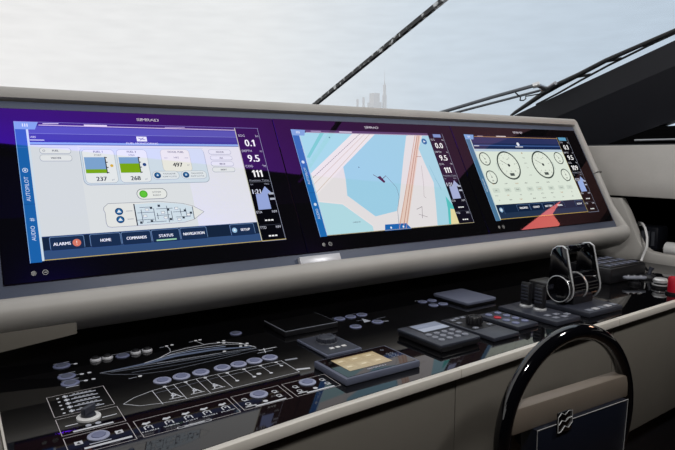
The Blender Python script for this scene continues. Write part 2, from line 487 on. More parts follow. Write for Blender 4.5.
# ================================================================== CONSOLE
con = thing('helm_console', 'taupe leather helm console with black glass desk top full of printed controls', 'console', (0.9, -0.2, -0.8))
FE = [(-0.40, -0.535), (-0.1, -0.515), (0.15, -0.4955), (0.35, -0.479), (0.60, -0.4685), (0.94, -0.4515), (1.20, -0.441), (1.454, -0.4305), (1.93, -0.4125)]
def fe(x):
    for (x0, y0), (x1, y1) in zip(FE, FE[1:]):
        if x <= x1: return y0 + (y1 - y0) * (x - x0) / (x1 - x0)
    return FE[-1][1]
def strip(xa, xb, d0, d1, z0, z1, bev):
    xs = [xa] + [p[0] for p in FE if xa < p[0] < xb] + [xb]
    pts = [(x, fe(x) + d0) for x in xs] + [(x, fe(x) + d1) for x in reversed(xs)]
    return MB().prism(pts, z0, z1, bev=bev)
xs = [-0.073] + [p[0] for p in FE if -0.073 < p[0] < 1.93] + [1.93]
MB().prism([(x, fe(x) + 0.0005) for x in xs] + [(1.93, 0.2), (-0.073, 0.2)], -0.012, 0.0, bev=0.0008).build('glass_top', DESK, con, smooth=0)
g = MB(); g.box((-0.0765, fe(-0.07) + .002, -0.012), (-0.0735, 0.2, 0.0008)); g.build('side_trim', TRIM, con)
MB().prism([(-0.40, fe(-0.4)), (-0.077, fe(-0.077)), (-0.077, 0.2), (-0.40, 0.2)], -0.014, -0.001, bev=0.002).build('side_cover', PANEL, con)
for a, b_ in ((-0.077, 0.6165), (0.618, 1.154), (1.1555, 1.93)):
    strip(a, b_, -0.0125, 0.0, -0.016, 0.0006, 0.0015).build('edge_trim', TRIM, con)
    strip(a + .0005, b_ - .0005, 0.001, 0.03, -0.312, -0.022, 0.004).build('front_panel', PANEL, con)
strip(-0.40, 1.93, 0.03, 0.05, -0.8, -0.013, 0.0).build('carcass', BLACK, con)
MB().box((-0.4, -0.38, -0.8), (1.93, 0.2, -0.014)).build('body', BLACK, con)
MB().box((-0.40, 0.155, 0.0), (1.93, 0.24, 0.225), 0.004).build('riser', PANEL, con)

# printed graphics on the desk (mm)
GP = {}
def sheet(name):
    global G
    G = GP[name + str(len(GP))] = Gfx(DP, 0.0001); G.name = name
sheet('indicator_panel_print')
W1, W2, BLU = '#c9cbd2', '#a4a8b4', '#8f9cb8'
def box_out(p, w=0.9, c='#b9b4b6'): G.line(p, w, c, 2, True)
box_out([(-9, -208), (75, -206), (74, -290), (-9, -291)])
for k, y in enumerate((-218, -233, -248, -263, -279)):
    G.disc(5, y - 3, 2.2, W1, 2, 10)
    G.rect(12, y - 3.6, 20, y + 2.2, W2, 2); G.rect(14, y - 6, 17, y + 4, W1, 3)
    G.line([(23, y - 1), (60, y - 1)], 3.6, W2, 2)
    for j in range(5): G.rect(27 + j * 6, y + 2.2, 31 + j * 6, y + 4, W1, 3)
sheet('switch_panel_print')
box_out([(-9, -300), (75, -300), (74, -358), (-9, -358)])
G.line([(0, -329), (15, -329)], 2.4, W1); G.line([(49, -328), (68, -327)], 2.4, W1)
G.line([(7, -352), (57, -352)], 4.5, W1); G.disc(27, -343, 4, W2); G.disc(40, -342, 4, W2)
sheet('button_panel_print')
box_out([(-9, -366), (74, -366), (73, -421), (-9, -421)])
for cx, cy in ((6, -390), (58, -387)):
    G.rect(cx - 5, cy - 5, cx + 5, cy + 5, W1, 2); G.poly([(cx - 3, cy - 3), (cx + 3, cy - 3), (cx, cy + 3)], '#202024', 3)
G.line([(11, -410), (68, -410)], 5, W1); G.line([(18, -402), (44, -402)], 2.6, W2)
sheet('pictogram_panel_print')
box_out([(82, -366), (224, -365), (222, -422), (82, -422)])
for cx in (95, 124, 152, 180, 209):                                  # five pictograms
    G.poly([(cx - 6, -383), (cx - 3, -378), (cx + 2, -380), (cx + 6, -378), (cx + 7, -382), (cx, -386)], W1, 2)
    G.line([(cx - 5, -401), (cx - 5, -392), (cx, -389), (cx + 5, -392), (cx + 5, -401)], 1.8, W1, 2); G.disc(cx, -395, 1.6, W1, 3, 10)
    G.text(('HORN', 'WIPER', 'LIGHT', 'WASH', 'PUMP')[(95, 124, 152, 180, 209).index(cx)], cx, -407, 3.4, W1, 2, wid=22, bold=.2)
G.rr(127, -424.5, 177, -418.5, 2.5, W1, 3); G.rr(128, -423.6, 176, -419.4, 2, '#2a2830', 4); G.line([(138, -421.5), (166, -421.5)], 2.0, W1, 5)
for ox in (0, 90):
    sheet('button_panel_print'); box_out([(231 + ox, -364), (314 + ox, -364), (311 + ox, -420), (229 + ox, -420)])
    for cx, cy in ((245, -384), (243, -402), (298, -382), (297, -400)):
        cx += ox; G.ring(cx, cy, 4.6, 1.5, W1, 2, 14); G.line([(cx - 3, cy - 5.5), (cx + 4, cy - 5.5)], 1.5, W1, 2)
    G.disc(270 + ox, -407, 4, W1, 2, 12)
    G.line([(250 + ox, -416), (300 + ox, -416)], 4, W1); G.line([(236 + ox, -411), (252 + ox, -411)], 2.5, W1)
# deck plan with its six compartments
sheet('deck_plan_print')
top = [(85, -298), (104, -283), (136, -271), (176, -265), (212, -262), (251, -262), (374, -264)]
bot = [(85, -298), (104, -318), (135, -327), (171, -332), (210, -333), (245, -333), (374, -331)]
G.line(top, 1.1, W1); G.line(bot, 1.1, W1); G.line([top[-1], bot[-1]], 1.1, W1)
for x in (136, 173, 212, 250): G.line([(x, -264 if x > 140 else -271), (x - 1, -331)], 1.0, W1)
G.line([(250, -277), (374, -277)], 0.9, W2); G.line([(136, -284), (250, -275)], 0.8, '#7b8090')
for x in (158, 193, 227, 267, 298.5, 330.5, 362):
    yb = -308 if x < 350 else -287
    G.line([(x, -266), (x, yb)], 1.0, W1); G.disc(x, -266, 3.2, W1, 3, 10); G.disc(x, yb, 3.4, W1, 3, 10)
for x in (160, 194, 229):
    G.line([(x - 6, -318), (x - 2, -309), (x, -298), (x + 4, -309), (x + 7, -318)], 2.0, W1, 3); G.disc(x, -309, 3, W1, 3, 10); G.line([(x - 11, -320), (x + 11, -320)], 1.6, W1, 3)
G.disc(311, -300, 4.5, W1, 3, 12)
# yacht side profile
sheet('yacht_profile_print')
G.line([(83, -144), (100, -163), (139, -188), (186, -198), (245, -195), (369, -186)], 1.0, '#7d8290')
G.line([(83, -144), (168, -149), (259, -157), (367, -172)], 1.2, W2); G.line([(100, -150), (180, -162), (270, -168), (366, -176)], 1.6, '#767d8c')
G.poly([(83, -143), (161, -137), (188, -128), (230, -126), (300, -133), (364, -160), (360, -163), (290, -141), (220, -136), (168, -145)], '#5d6880', 2)
G.line([(161, -137), (188, -128), (219, -105), (250, -99), (299, -98), (330, -107), (353, -129), (368, -168)], 2.0, W1, 3)
G.line([(175, -132), (225, -115), (271, -110), (330, -122), (359, -140)], 1.6, W1, 3); G.line([(205, -122), (260, -120), (320, -131)], 2.6, BLU, 3)
G.line([(180, -153), (240, -160), (300, -163)], 1.2, W2, 3); G.line([(130, -172), (220, -180), (330, -180)], 1.2, '#6d7484', 2)
G.line([(219, -104), (224, -85), (224, -70)], .9, W1); G.line([(290, -98), (284, -70)], .9, W1)
G.line([(365, -190), (402, -190)], 2.2, W1); G.line([(356, -203), (388, -203)], 1.8, W2); G.line([(378, -184), (370, -208)], 1.8, W1)
for x, y in ((224, -65), (235, -64), (284, -64), (293, -64), (318, -101), (331, -97), (364, -138), (346, -147), (307, -158), (137, -197), (326, -110), (352, -132), (356, -150)):
    G.disc(x, y, 3.4, '#d9dade', 4, 12)
G.line([(210, -67), (218, -66)], 1.6, W2); G.line([(270, -66), (278, -65)], 1.6, W2); G.line([(118, -198), (131, -198)], 1.4, W2)
sheet('caption_print')
G.line([(383, -266), (403, -269)], 6.5, '#8f929c'); sheet('caption_print'); G.line([(377, -319), (397, -325)], 6.5, W1)
sheet('button_markings')
for y, n in ((-69, 1), (-129, 2), (-164, 2)):
    if y != -69: sheet('button_markings')
    for k in range(n): G.disc(56 + k * 12, y - 2, 3.4, W1, 2, 12)
    G.line([(22, y + 16), (48, y + 17)], 1.6, W2); G.line([(45, y), (54, y)], 1.2, W2)
G.line([(24, -181), (42, -181)], 3, W2)
sheet('button_markings')
G.line([(86, -60), (186, -57)], .9, W2)
sheet('button_markings')
for x0, y0 in ((605, -80), (648, -78), (640, -130), (690, -140)):
    sheet('button_markings'); G.line([(x0, y0), (x0 + 26, y0)], 1.2, '#7c8090')
sheet('button_markings')
G.poly([(648, -150), (662, -120), (668, -148)], W2, 2); sheet('button_markings'); G.line([(690, -165), (700, -170)], 3, W2)
sheet('button_markings')
G.line([(872, -66), (884, -64)], 1.2, '#8a8e98')
for q in GP.values(): q.build(q.name, PRINT, con)

def push_button(x, y, r, dim=False):
    b = thing_part('push_button', (x, y, 0), con)
    MB().lathe([(r, 0.0002), (r, 0.0014), (r - .0012, 0.0022), (r * .66, 0.0022), (r * .64, 0.0012), (0.0005, 0.0012)], (x, y, 0), 28).build('ring', RINGB if dim else RINGL, b)
    MB().lathe([(r * .62, 0.0012), (r * .60, 0.0028), (0.0005, 0.0032)], (x, y, 0), 24).build('cap', SLATE if dim else RINGB, b)
    return b
def thing_part(name, loc, parent):
    o = bpy.data.objects.new(name, None); COL.objects.link(o); o.empty_display_size = .01
    o.parent = parent; o.location = Vector(loc) - parent_loc(parent)
    return o
for x in (162.5, 195, 229.5, 269, 300.5, 332, 363.5): push_button(x / 1000, -0.2385, 0.0148)
for x, y in ((33, -70), (32, -130), (32, -165)): push_button(x / 1000, y / 1000, 0.0145, True)
push_button(0.137, -0.076, 0.0125, True); push_button(0.372, -0.064, 0.013, True)
push_button(0.032, -0.384, 0.0145); push_button(0.272, -0.380, 0.0145); push_button(0.361, -0.380, 0.0145)
for x, y in ((617, -95), (648, -95), (680, -95), (675, -163), (612, -166)): push_button(x / 1000, y / 1000, 0.0135, True)
for x, y in ((884, -82), (913, -86), (883, -124), (912, -128)): push_button(x / 1000, y / 1000, 0.0125, True)
for x in (0.090, 0.1105, 0.162, 0.1835):                              # domed caps in chrome collars
    y = -0.073
    b = thing_part('domed_button', (x, y, 0), con)
    MB().lathe([(0.0098, 0.0002), (0.0098, 0.003), (0.008, 0.005), (0.0076, 0.0025), (0.0005, 0.0025)], (x, y, 0), 22).build('collar', PLATE, b)
    MB().lathe([(0.0074, 0.0025), (0.0072, 0.006), (0.005, 0.008), (0.0005, 0.0085)], (x, y, 0), 22).build('cap', BLACK, b)
kb = thing_part('rotary_switch', (0.032, -0.318, 0), con)
MB().lathe([(0.0165, 0.0002), (0.0165, 0.003), (0.014, 0.0045), (0.0105, 0.0045), (0.0105, 0.002), (0.0005, 0.002)], (0.032, -0.318, 0), 30).build('collar', WHITE, kb)
kk = MB().lathe([(0.0098, 0.002), (0.0095, 0.007), (0.0005, 0.0075)], (0, 0, 0), 24)
kk.box((-0.012, -0.0042, 0.007), (0.012, 0.0042, 0.019), 0.0025)
kk.xf(Matrix.Translation((0.032, -0.318, 0)) @ Matrix.Rotation(math.radians(40), 4, 'Z')).build('grip', SATIN, kb)

# ================================================================== DISPLAY HOUSING
hou = thing('display_housing', 'long tilted taupe leather housing that frames the three displays', 'display housing', (0.9, 0.0, 0.0))
def rrect(u0, v0, u1, v1, r, n=8, m=14):
    p = []
    cs = ((u1 - r, v0 + r, -90), (u1 - r, v1 - r, 0), (u0 + r, v1 - r, 90), (u0 + r, v0 + r, 180))
    for i, (cx, cy, a0) in enumerate(cs):
        arc_ = [(cx + r * math.cos(math.radians(a0 + 90 * k / n)), cy + r * math.sin(math.radians(a0 + 90 * k / n))) for k in range(n + 1)]
        p += arc_
        nx = cs[(i + 1) % 4]; a1 = math.radians(nx[2])
        q = (nx[0] + r * math.cos(a1), nx[1] + r * math.sin(a1)); s = arc_[-1]
        for k in range(1, m): p.append((s[0] + (q[0] - s[0]) * k / m, s[1] + (q[1] - s[1]) * k / m))
    return p
inner = rrect(-0.064, -0.064, 1.858, 0.353, 0.006)
outer = rrect(-0.112, -0.122, 1.884, 0.389, 0.020)
b = MB(); bm = b.bm; rings = []
for (iu, iv), (ou, ov) in zip(inner, outer):
    low = max(0.0, min(1.0, (0.03 - iv) / 0.09)); bulge = 0.009 + 0.019 * low
    row = [SP(iu, iv, -0.02)]
    for k in range(11):
        tt = k / 10.0
        a = math.pi * (0.10 + 0.90 * tt)
        w = bulge * math.sin(a) if tt < .5 else bulge * math.sin(a) - 0.03 * ((tt - .5) * 2) ** 2
        e = 0.5 - 0.5 * math.cos(PI * tt) if low > .5 else tt
        e = tt * .5 + e * .5
        row.append(SP(iu + (ou - iu) * e, iv + (ov - iv) * e, w))
    row.append(SP(iu + (ou - iu) * .9, iv + (ov - iv) * .9, -0.085))
    rings.append([bm.verts.new(p) for p in row])
n = len(rings)
for i in range(n):
    a, c = rings[i], rings[(i + 1) % n]
    for k in range(len(a) - 1): bm.faces.new((a[k], c[k], c[k + 1], a[k + 1]))
bmesh.ops.recalc_face_normals(bm, faces=bm.faces)
b.build('leather_rim', LEATHER, hou, smooth=50)
b = MB().box((-0.0615, -0.0615, -0.016), (1.8555, 0.3485, -0.005), 0.001); b.xf(SPM).build('frame_plate', FRAME, hou)
b = MB().box((-0.105, -0.11, -0.09), (1.882, 0.38, -0.0165), 0.004); b.xf(SPM).build('back_shell', BLACK, hou)
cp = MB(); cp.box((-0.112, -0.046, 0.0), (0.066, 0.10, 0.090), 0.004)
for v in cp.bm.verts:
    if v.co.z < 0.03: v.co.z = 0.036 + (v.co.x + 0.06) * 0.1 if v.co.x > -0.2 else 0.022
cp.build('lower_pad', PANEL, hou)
b = MB().box((0.549, -0.066, -0.0045), (0.661, -0.047, 0.008), 0.001); b.xf(SPM).build('name_plate', PLATE, hou)
b = MB().box((1.858, 0.1495, -0.02), (1.8860, 0.1525, 0.0102), 0.0); b.xf(SPM).build('seam', BLACK, hou)

# ================================================================== THREE DISPLAYS
def display(u0, ua, ub, label):
    d = thing('marine_display', label, 'display', SP((ua + ub) / 2, -0.037, -0.004), 'displays in the long housing')
    b = MB().box((ua + .0008, -0.037, -0.0048), (ub - .0008, 0.329, 0.0), 0.0008); b.xf(SPM).build('glass_panel', GLASSM, d, smooth=0)
    s = Gfx(lambda x, y, w: SP(x + u0, y, w + .0002), 0.0)
    s.text('SIMRAD', 264.5, 312.5, 7.2, '#e2dcea', 1, wid=48, bold=.4); s.build('brand_lettering', BEZELPRINT, d)
    s = Gfx(lambda x, y, w: SP(x + u0, y, w + .0002), 0.0)
    s.poly([(-1, -20), (6, -15), (9, -20), (6, -25)], '#8a8a8a', 1); s.ring(4, -20, 4.5, 1.2, '#a8a8a8', 1, 16)
    s.ring(23, -20, 5.2, 1.3, '#a0a0a0', 1, 18); s.rect(20.5, -21, 25.5, -19, '#a0a0a0', 1)
    s.build('touch_icons', BEZELPRINT, d)
    return d, Gfx(lambda x, y, w: SP(x + u0, y, w + .0003), 0.00012)

def big_number(g, val, x, y, h):
    wd = {'.': 5.5, '1': 9.5}; tot = sum(wd.get(c, 13.5) for c in val); q = x - tot / 2
    for c in val:
        w = wd.get(c, 13.5)
        if c == '1':
            g.poly([(q + 4, y - h / 2), (q + 8, y - h / 2), (q + 8, y + h / 2), (q + 4.6, y + h / 2), (q + .8, y + h * .3), (q + .8, y + h * .16), (q + 4, y + h * .26)], '#ffffff', 4)
        elif c == '.': g.rect(q + 1, y - h / 2, q + 4.4, y - h / 2 + 3.6, '#ffffff', 4)
        else: g.text(c, q + w / 2, y, h, '#ffffff', 4, wid=10.8, bold=.5)
        q += w

def data_column(g, vals, time_s, arrow, bg='#08090d', mini=True):
    g.rect(470, 2, 531, 298, bg, 2); g.line([(530, 2), (530, 298)], 1, '#9aa0b4', 3); g.line([(470, 2), (531, 2)], 1, '#9aa0b4', 3)
    for (lab, unit, val), y in zip(vals, (277, 235, 194)):
        g.text(lab, 474, y, 6, '#cfd0da', 4, 'l'); g.text(unit, 527, y, 6, '#cfd0da', 4, 'r')
        big_number(g, val, 500, y - 20, 18)
    g.line([(474, 152), (528, 152)], .8, '#777b88', 3); g.text('Position Time', 500, 156, 4.4, '#9ea3b0', 4, wid=50)
    g.text('Lat', 478, 146, 4, '#9ea3b0', 4); g.text('MAG', 517, 146, 4, '#9ea3b0', 4)
    g.text(time_s, 486, 127, 11, '#dfe4f4', 5, bold=.4)
    g.poly([(480, 80), (513, 81), (513, 120), (525, 121), (510, 140), (496, 121), (482, 120)], arrow, 3)
    g.rect(516, 118, 529, 123, '#b4b9c8', 4); g.rect(516, 104, 529, 109, '#b4b9c8', 4)
    for y, l2 in ((74, 'ETA'), (35, 'TTD')):
        g.text(l2, 480, y, 6, '#c9ccd6', 4); g.text('NM', 519, y, 6, '#c9ccd6', 4)
        for k in (-1, 0, 1): g.rect(500 + k * 8 - 3, y - 23, 500 + k * 8 + 3, y - 19.5, '#f2f2f2', 4)
    g.line([(474, 41), (527, 41)], .7, '#444857', 3)

def side_strip(g, base, inner):
    g.rect(0, 0, 20, 298, base, 2); g.rect(20, 2, 24, 284, inner, 2)
    g.poly([(0, 281), (36, 281), (43, 298), (0, 299)], '#7fa6dc', 4)
    for x in (15, 19, 23): g.rect(x - 1, 287, x + 1, 294, '#dfe8f6', 5)
    g.line([(0, 118), (20, 118)], .9, '#174a84', 3); g.line([(0, 240), (20, 240)], .9, '#3f6fae', 3)
    g.line([(.4, 0), (.4, 298)], .9, '#8fc0ee', 5)

# ---- first display: engine and fuel page
d1, g = display(0.0, -0.046, 0.5785, 'leftmost display on the housing, showing a pale fuel page with boat plan')
g.rect(0, 0, 531, 299, '#0a1222', 1)
side_strip(g, '#1c63ac', '#cfe0ee')
g.text('AUTOPILOT', 10, 150, 7, '#d4e4f4', 4, rot=PI / 2, wid=52); g.ring(10, 190, 5, 1.2, '#d4e4f4', 4, 16); g.disc(10, 190, 2, '#d4e4f4', 4, 10)
g.text('AUDIO', 11, 58, 7, '#d4e4f4', 4, rot=PI / 2, wid=30); g.text('#', 11, 86, 8, '#d4e4f4', 4, rot=PI / 2)
g.rect(24, 49, 469, 247, '#dfe3e6', 2); g.rect(330, 49, 469, 247, '#e4e6e4', 2); g.poly([(24, 49), (110, 49), (110, 247), (24, 247)], '#d9dee4', 3)
g.rect(24, 252, 469, 291, '#34408c', 2); g.rect(24, 272, 469, 288, '#4b55a4', 3); g.rect(24, 252, 469, 258, '#263a86', 3)
g.rect(24, 247, 469, 252.5, '#8db2e4', 3); g.rect(24, 246, 469, 248, '#56709c', 4); g.line([(44, 291.5), (469, 291.5)], 1.8, '#d9c8dc', 4); g.rect(43, 292, 469, 299, '#2a2450', 2)
g.line([(24, 272), (469, 272)], .8, '#8b93d0', 4); g.line([(469, 4), (469, 297)], 2.0, '#c9c9b4', 5)
g.line([(52, 295), (80, 296)], 2.4, '#c8c0d8', 4); g.line([(130, 294), (174, 294)], 3.4, '#e6dcea', 4); g.line([(300, 294), (345, 295)], 1.8, '#b0a0c8', 4)
g.text('ABS', 31, 264, 4, '#e8e8f4', 4); g.line([(25, 257), (50, 257)], 1.8, '#dfe4f4', 4)
g.poly([(232, 269), (254, 269), (254, 257), (232, 257)], '#eef0f6', 5); g.line([(236, 265), (250, 261)], 1.5, '#6a6a9a', 6); g.line([(239, 260), (247, 266)], 1.5, '#6a6a9a', 6)
g.text('FUEL MONITORING', 243, 252, 4, '#f2f2fa', 5, wid=68)
for x0, y0, x1, y1, s_ in ((39, 226, 97, 240, 'FUEL'), (38, 209, 97, 224, 'WATER'), (389, 225, 445, 238, 'STATUS'), (390, 210, 445, 222, 'ALL'), (389, 194, 445, 207, 'BILGE'), (389, 179, 445, 192, 'RESET')):
    g.rr(x0, y0, x1, y1, 6, '#aab2ba', 4); g.rr(x0 + .9, y0 + 1.2, x1 - .9, y1 - .9, 5.4, '#e6e9eb', 5); g.text(s_, (x0 + x1) / 2, (y0 + y1) / 2, 3.8, '#4a4f58', 6, bold=.2)
g.ring(47, 233, 2.4, .8, '#70767e', 6, 12)
g.rr(112, 154, 378, 241, 12, '#9fadb8', 4); g.rr(113.2, 155.5, 376.8, 241, 11, '#d2dfea', 5); g.line([(113, 240.5), (377, 240.5)], 1, '#c4ced6', 6)
for ox, nm, num, gt in ((116, 'FUEL 1', '237', 190), (184, 'FUEL 2', '268', 203)):
    g.rr(ox, 158, ox + 64, 237, 9, '#a9b4bc', 6); g.rr(ox + .9, 159, ox + 63.1, 236, 8, '#e8ecee', 7)
    g.text(nm, ox + 32, 231, 4.6, '#50565e', 8, bold=.15); g.text('PORT' if ox < 150 else 'STBD', ox + 31, 223, 4, '#60666e', 8)
    g.rect(ox + 3, 181, ox + 44, 218, '#7fa6d2', 8); g.rect(ox + 3, 181, ox + 44, gt, '#7cab16', 9)
    g.rect(ox + 43, 180, ox + 45, 219, '#2a2a2a', 9)
    for yy in (182, 194, 206, 217): g.rect(ox + 43, yy - 1, ox + 48, yy + 1, '#2a2a2a', 9)
    g.text(num, ox + 31, 168, 9.5, '#22252a', 8, bold=.4); g.text('gal', ox + 53, 166, 3.4, '#8a9098', 8)
g.disc(171, 198, 3.4, '#d9b24c', 9, 12); g.disc(238.5, 200, 4, '#2c4a86', 9, 12)
g.rr(277, 182, 343, 238, 9, '#c3c6c0', 6); g.rr(278, 183, 342, 237, 8, '#ecebe2', 7)
g.text('TOTAL FUEL', 312, 231, 4.6, '#50565e', 8, bold=.15); g.text('HRS', 311, 217, 4.4, '#50565e', 8); g.text('497', 311, 199, 10, '#22252a', 8, bold=.4); g.text('gal', 335, 199, 3.4, '#8a9098', 8); g.line([(284, 216), (291, 216)], 1.2, '#9a9fa6', 8); g.line([(330, 216), (338, 216)], 1.2, '#9a9fa6', 8)
for cx in (262, 325):
    g.rr(cx - 11, 163, cx + 48, 184, 10, '#aab6c0', 8); g.rr(cx - 10, 164, cx + 47, 183, 9, '#e2e8ec', 9); g.disc(cx, 173.5, 7.4, '#1d4a7c', 10); g.disc(cx, 175, 4, '#3a7ab0', 11); g.poly([(cx - 2.5, 172), (cx + 2.5, 172), (cx, 177)], '#dfe8f0', 12)
    g.text('TRANSFER', cx + 26, 177, 3.4, '#60686f', 10, wid=28); g.text('PUMP ACTIVE', cx + 26, 170, 3.4, '#60686f', 10, wid=30)
g.rr(211, 118, 275, 143, 12, '#6d757c', 4); g.rr(212.2, 119.2, 273.8, 141.8, 11, '#e9ece8', 5); g.disc(225, 130.5, 8.6, '#4fae2c', 6); g.disc(225, 130.5, 6.4, '#62c93e', 7)
g.text('SYSTEM', 253, 134, 3.8, '#50565e', 6); g.text('READY', 253, 127, 3.8, '#50565e', 6)
hull = [(142, 104), (141, 98), (143, 92), (142, 70), (144, 62), (151, 60), (255, 60), (300, 61), (322, 66), (348, 83), (326, 98), (304, 105), (255, 112), (151, 112)]
g.poly(hull, '#e6e8e6', 4); g.line(hull, 1.0, '#8a8f96', 5, True)
g.poly([(201, 61), (300, 62), (322, 68), (324, 96), (304, 104), (255, 110), (201, 108)], '#d3e2ec', 5)
g.line([(201.5, 61), (201.5, 108)], 2.4, '#33383e', 7)
rnd = random.Random(3)
for x in (214, 240, 246, 268, 276, 296, 308): g.line([(x, 63 + rnd.random() * 14), (x, 84 + rnd.random() * 20)], 1.3, '#4b535c', 7)
for y, x0, x1 in ((72, 203, 238), (88, 206, 240), (80, 244, 272), (95, 246, 280), (86, 280, 306), (74, 284, 316), (100, 212, 236), (66, 222, 262)): g.line([(x0, y), (x1, y)], 1.1, '#56606a', 7)
for x, y in ((235, 98), (270, 92), (306, 88), (272, 70), (300, 72), (210, 66), (318, 82), (252, 102), (232, 68)): g.rect(x - 2.6, y - 2.6, x + 2.6, y + 2.6, '#3c4650', 8)
for x, y in ((220, 80), (226, 94), (258, 86), (288, 94), (290, 68), (312, 78), (262, 74)): g.rect(x - 4, y - 3, x + 4, y + 3, '#eef2f4', 7); g.frame(x - 4, y - 3, x + 4, y + 3, .5, .7, '#6c7680', 8)
g.line([(323, 68), (324, 96)], 1.6, '#59626c', 7)
for y in (93.5, 75.5):
    g.disc(170, y, 8, '#12406e', 6); g.disc(170, y, 5.6, '#2b6ea6', 7); g.poly([(165.5, y - 2.5), (174.5, y - 2.5), (170, y + 4)], '#eef2f6', 8); g.line([(184, y), (196, y)], 1.1, '#8a9098', 6)
g.rect(24, 22, 469, 50, '#16263f', 2); g.rect(24, 4, 469, 22, '#34507c', 2); g.line([(24, 49.5), (469, 49.5)], 1.2, '#3c5a86', 4)
for x0, x1, s_ in ((36, 97, 'ALARMS'), (107, 165, 'HOME'), (166, 225, 'COMMANDS'), (226, 285, 'STATUS'), (286, 345, 'NAVIGATION'), (399, 458, 'SETUP')):
    g.rr(x0, 22, x1, 48, 3, '#6c8ab4', 5); g.rr(x0 + 1.1, 20.5, x1 - 1.1, 46.9, 3, '#1b2f50', 6)
    if s_ == 'ALARMS': g.text(s_, 57, 33, 6, '#f4f6fa', 7, wid=30, bold=.3); g.disc(83, 33, 7.6, '#d87a68', 7); g.text('!', 83, 33, 8, '#fbeae4', 8)
    elif s_ == 'SETUP': g.disc(409, 34, 6, '#9cc4e4', 7); g.disc(409, 34, 2.4, '#e8f2fa', 8); g.text(s_, 435, 34, 5.6, '#f4f6fa', 7, wid=22, bold=.3)
    else: g.text(s_, (x0 + x1) / 2, 34, 6, '#f4f6fa', 7, wid=min(46, len(s_) * 4.9), bold=.3)
    if s_ == 'STATUS': g.rect(234, 23, 276, 26, '#9fd4b4', 7)
g.line([(24, 3), (531, 3)], 1.5, '#c2ad66', 5)
data_column(g, (('SOG', 'kn', '0.1'), ('DEPTH', 'm', '9.5'), ('COG', '°M', '111')), '1:21', '#97a8dc')
g.line([(0, 298.3), (531, 298.3)], .9, '#8f88c8', 6)
g.build('screen', SCREEN, d1)

# ---- second display: chart
d2, g = display(0.6243, 0.5785, 1.2005, 'middle display on the housing, showing a blue and white harbour chart')
g.rect(0, 0, 531, 299, '#0a1222', 1)
g.rect(20, 3, 470, 290, '#e6e2e3', 2)
WA = '#9fd1e8'
g.poly([(24, 290), (190, 290), (24, 172)], '#a6dbea', 3); g.poly([(86, 290), (99, 290), (33, 216), (24, 217)], '#7ccfd2', 4)
g.poly([(190, 290), (268, 290), (24, 112), (24, 172)], '#efe9ea', 3)
g.dash((216, 290), (24, 158), 1.6, 30, '#77707a', 5); g.line([(232, 290), (24, 141)], 1.0, '#c9b0a0', 5); g.line([(250, 290), (24, 118)], 1.2, '#c8b49c', 5)
g.poly([(268, 290), (392, 290), (383, 288), (345, 216), (312, 150), (283, 92), (259, 54), (183, 43), (114, 106), (124, 151), (128, 189)], WA, 3)
g.poly([(24, 92), (92, 82), (130, 52), (164, 17), (163, 3), (24, 3)], '#b4dde6', 3); g.line([(24, 93), (92, 83), (166, 17)], 2.5, '#f0e6e6', 5)
g.text('HARBOUR', 119, 31, 3.6, '#5a6068', 5, wid=24)
g.poly([(424, 290), (440, 290), (276, 3), (244, 3)], '#e6cdc0', 3)
g.line([(418, 290), (248, 3)], 2.4, '#cfa593', 5); g.line([(433, 290), (272, 3)], 2.6, '#caa08f', 5); g.line([(426, 290), (262, 3)], 2.0, '#ba8470', 5); g.line([(395, 219), (412, 219)], 1.4, '#a36c5c', 6)
g.poly([(446, 290), (470, 290), (470, 60), (452, 3), (386, 3), (408, 70), (427, 135), (418, 200), (414, 245)], '#a9d6e6', 3)
g.poly([(454, 90), (470, 60), (470, 40), (456, 52), (440, 3), (430, 3), (446, 50)], '#58c2c0', 4); g.poly([(470, 48), (470, 3), (438, 3), (456, 50)], '#e8dca6', 5)
g.line([(432, 190), (446, 110)], 1.1, '#7fb4c8', 5); g.line([(436, 150), (448, 118)], 1.1, '#7fb4c8', 5)
g.line([(402, 190), (386, 130), (372, 92), (378, 88)], 1.2, '#aca4a4', 5); g.line([(330, 55), (352, 62)], 1.3, '#7a7476', 5); g.line([(340, 28), (352, 62)], 1.3, '#7a7476', 5); g.line([(332, 40), (360, 30)], 1.2, '#7a7476', 5)
g.disc(446, 270, 10, '#2f6da4', 5); g.poly([(442, 266), (451, 270), (443, 274)], '#dfeaf4', 6)
g.poly([(228, 156), (246, 138), (252, 142), (240, 160)], '#4a2838', 6); g.line([(218, 164), (240, 148), (260, 160)], 1.6, '#53303e', 6); g.line([(260, 160), (284, 124), (283, 96), (262, 55), (248, 3)], 1.2, '#6f7c8a', 5)
g.disc(178, 187, 1.8, '#3f5a70', 6, 8); g.disc(112, 277, 2.2, '#4f7a90', 6, 8)
g.poly([(199, 0), (205, 18), (278, 17), (290, 0)], '#1f66b2', 5); g.disc(222, 8, 3, '#e4eef8', 6, 10); g.disc(264, 8, 3, '#e4eef8', 6, 10)
side_strip(g, '#1f6cb4', '#2a74b8'); g.rect(21, 3, 24, 284, '#b4dcec', 3); g.text('AUTOPILOT', 10, 165, 6.4, '#d4e4f4', 4, rot=PI / 2, wid=48); g.disc(10, 204, 4.4, '#d4e4f4', 4, 12); g.text('AUDIO', 11, 60, 7, '#d4e4f4', 4, rot=PI / 2, wid=28); g.disc(11, 86, 4, '#d4e4f4', 4, 12)
g.rect(43, 290, 470, 299, '#5a4468', 2); g.line([(44, 291), (470, 291)], 1.4, '#c6b8cc', 4); g.line([(150, 295), (190, 295)], 3.4, '#d9cfe0', 4); g.line([(60, 295), (90, 295)], 2.2, '#b9accc', 4)
g.line([(20, 2), (531, 2)], 1.2, '#b8ac80', 5)
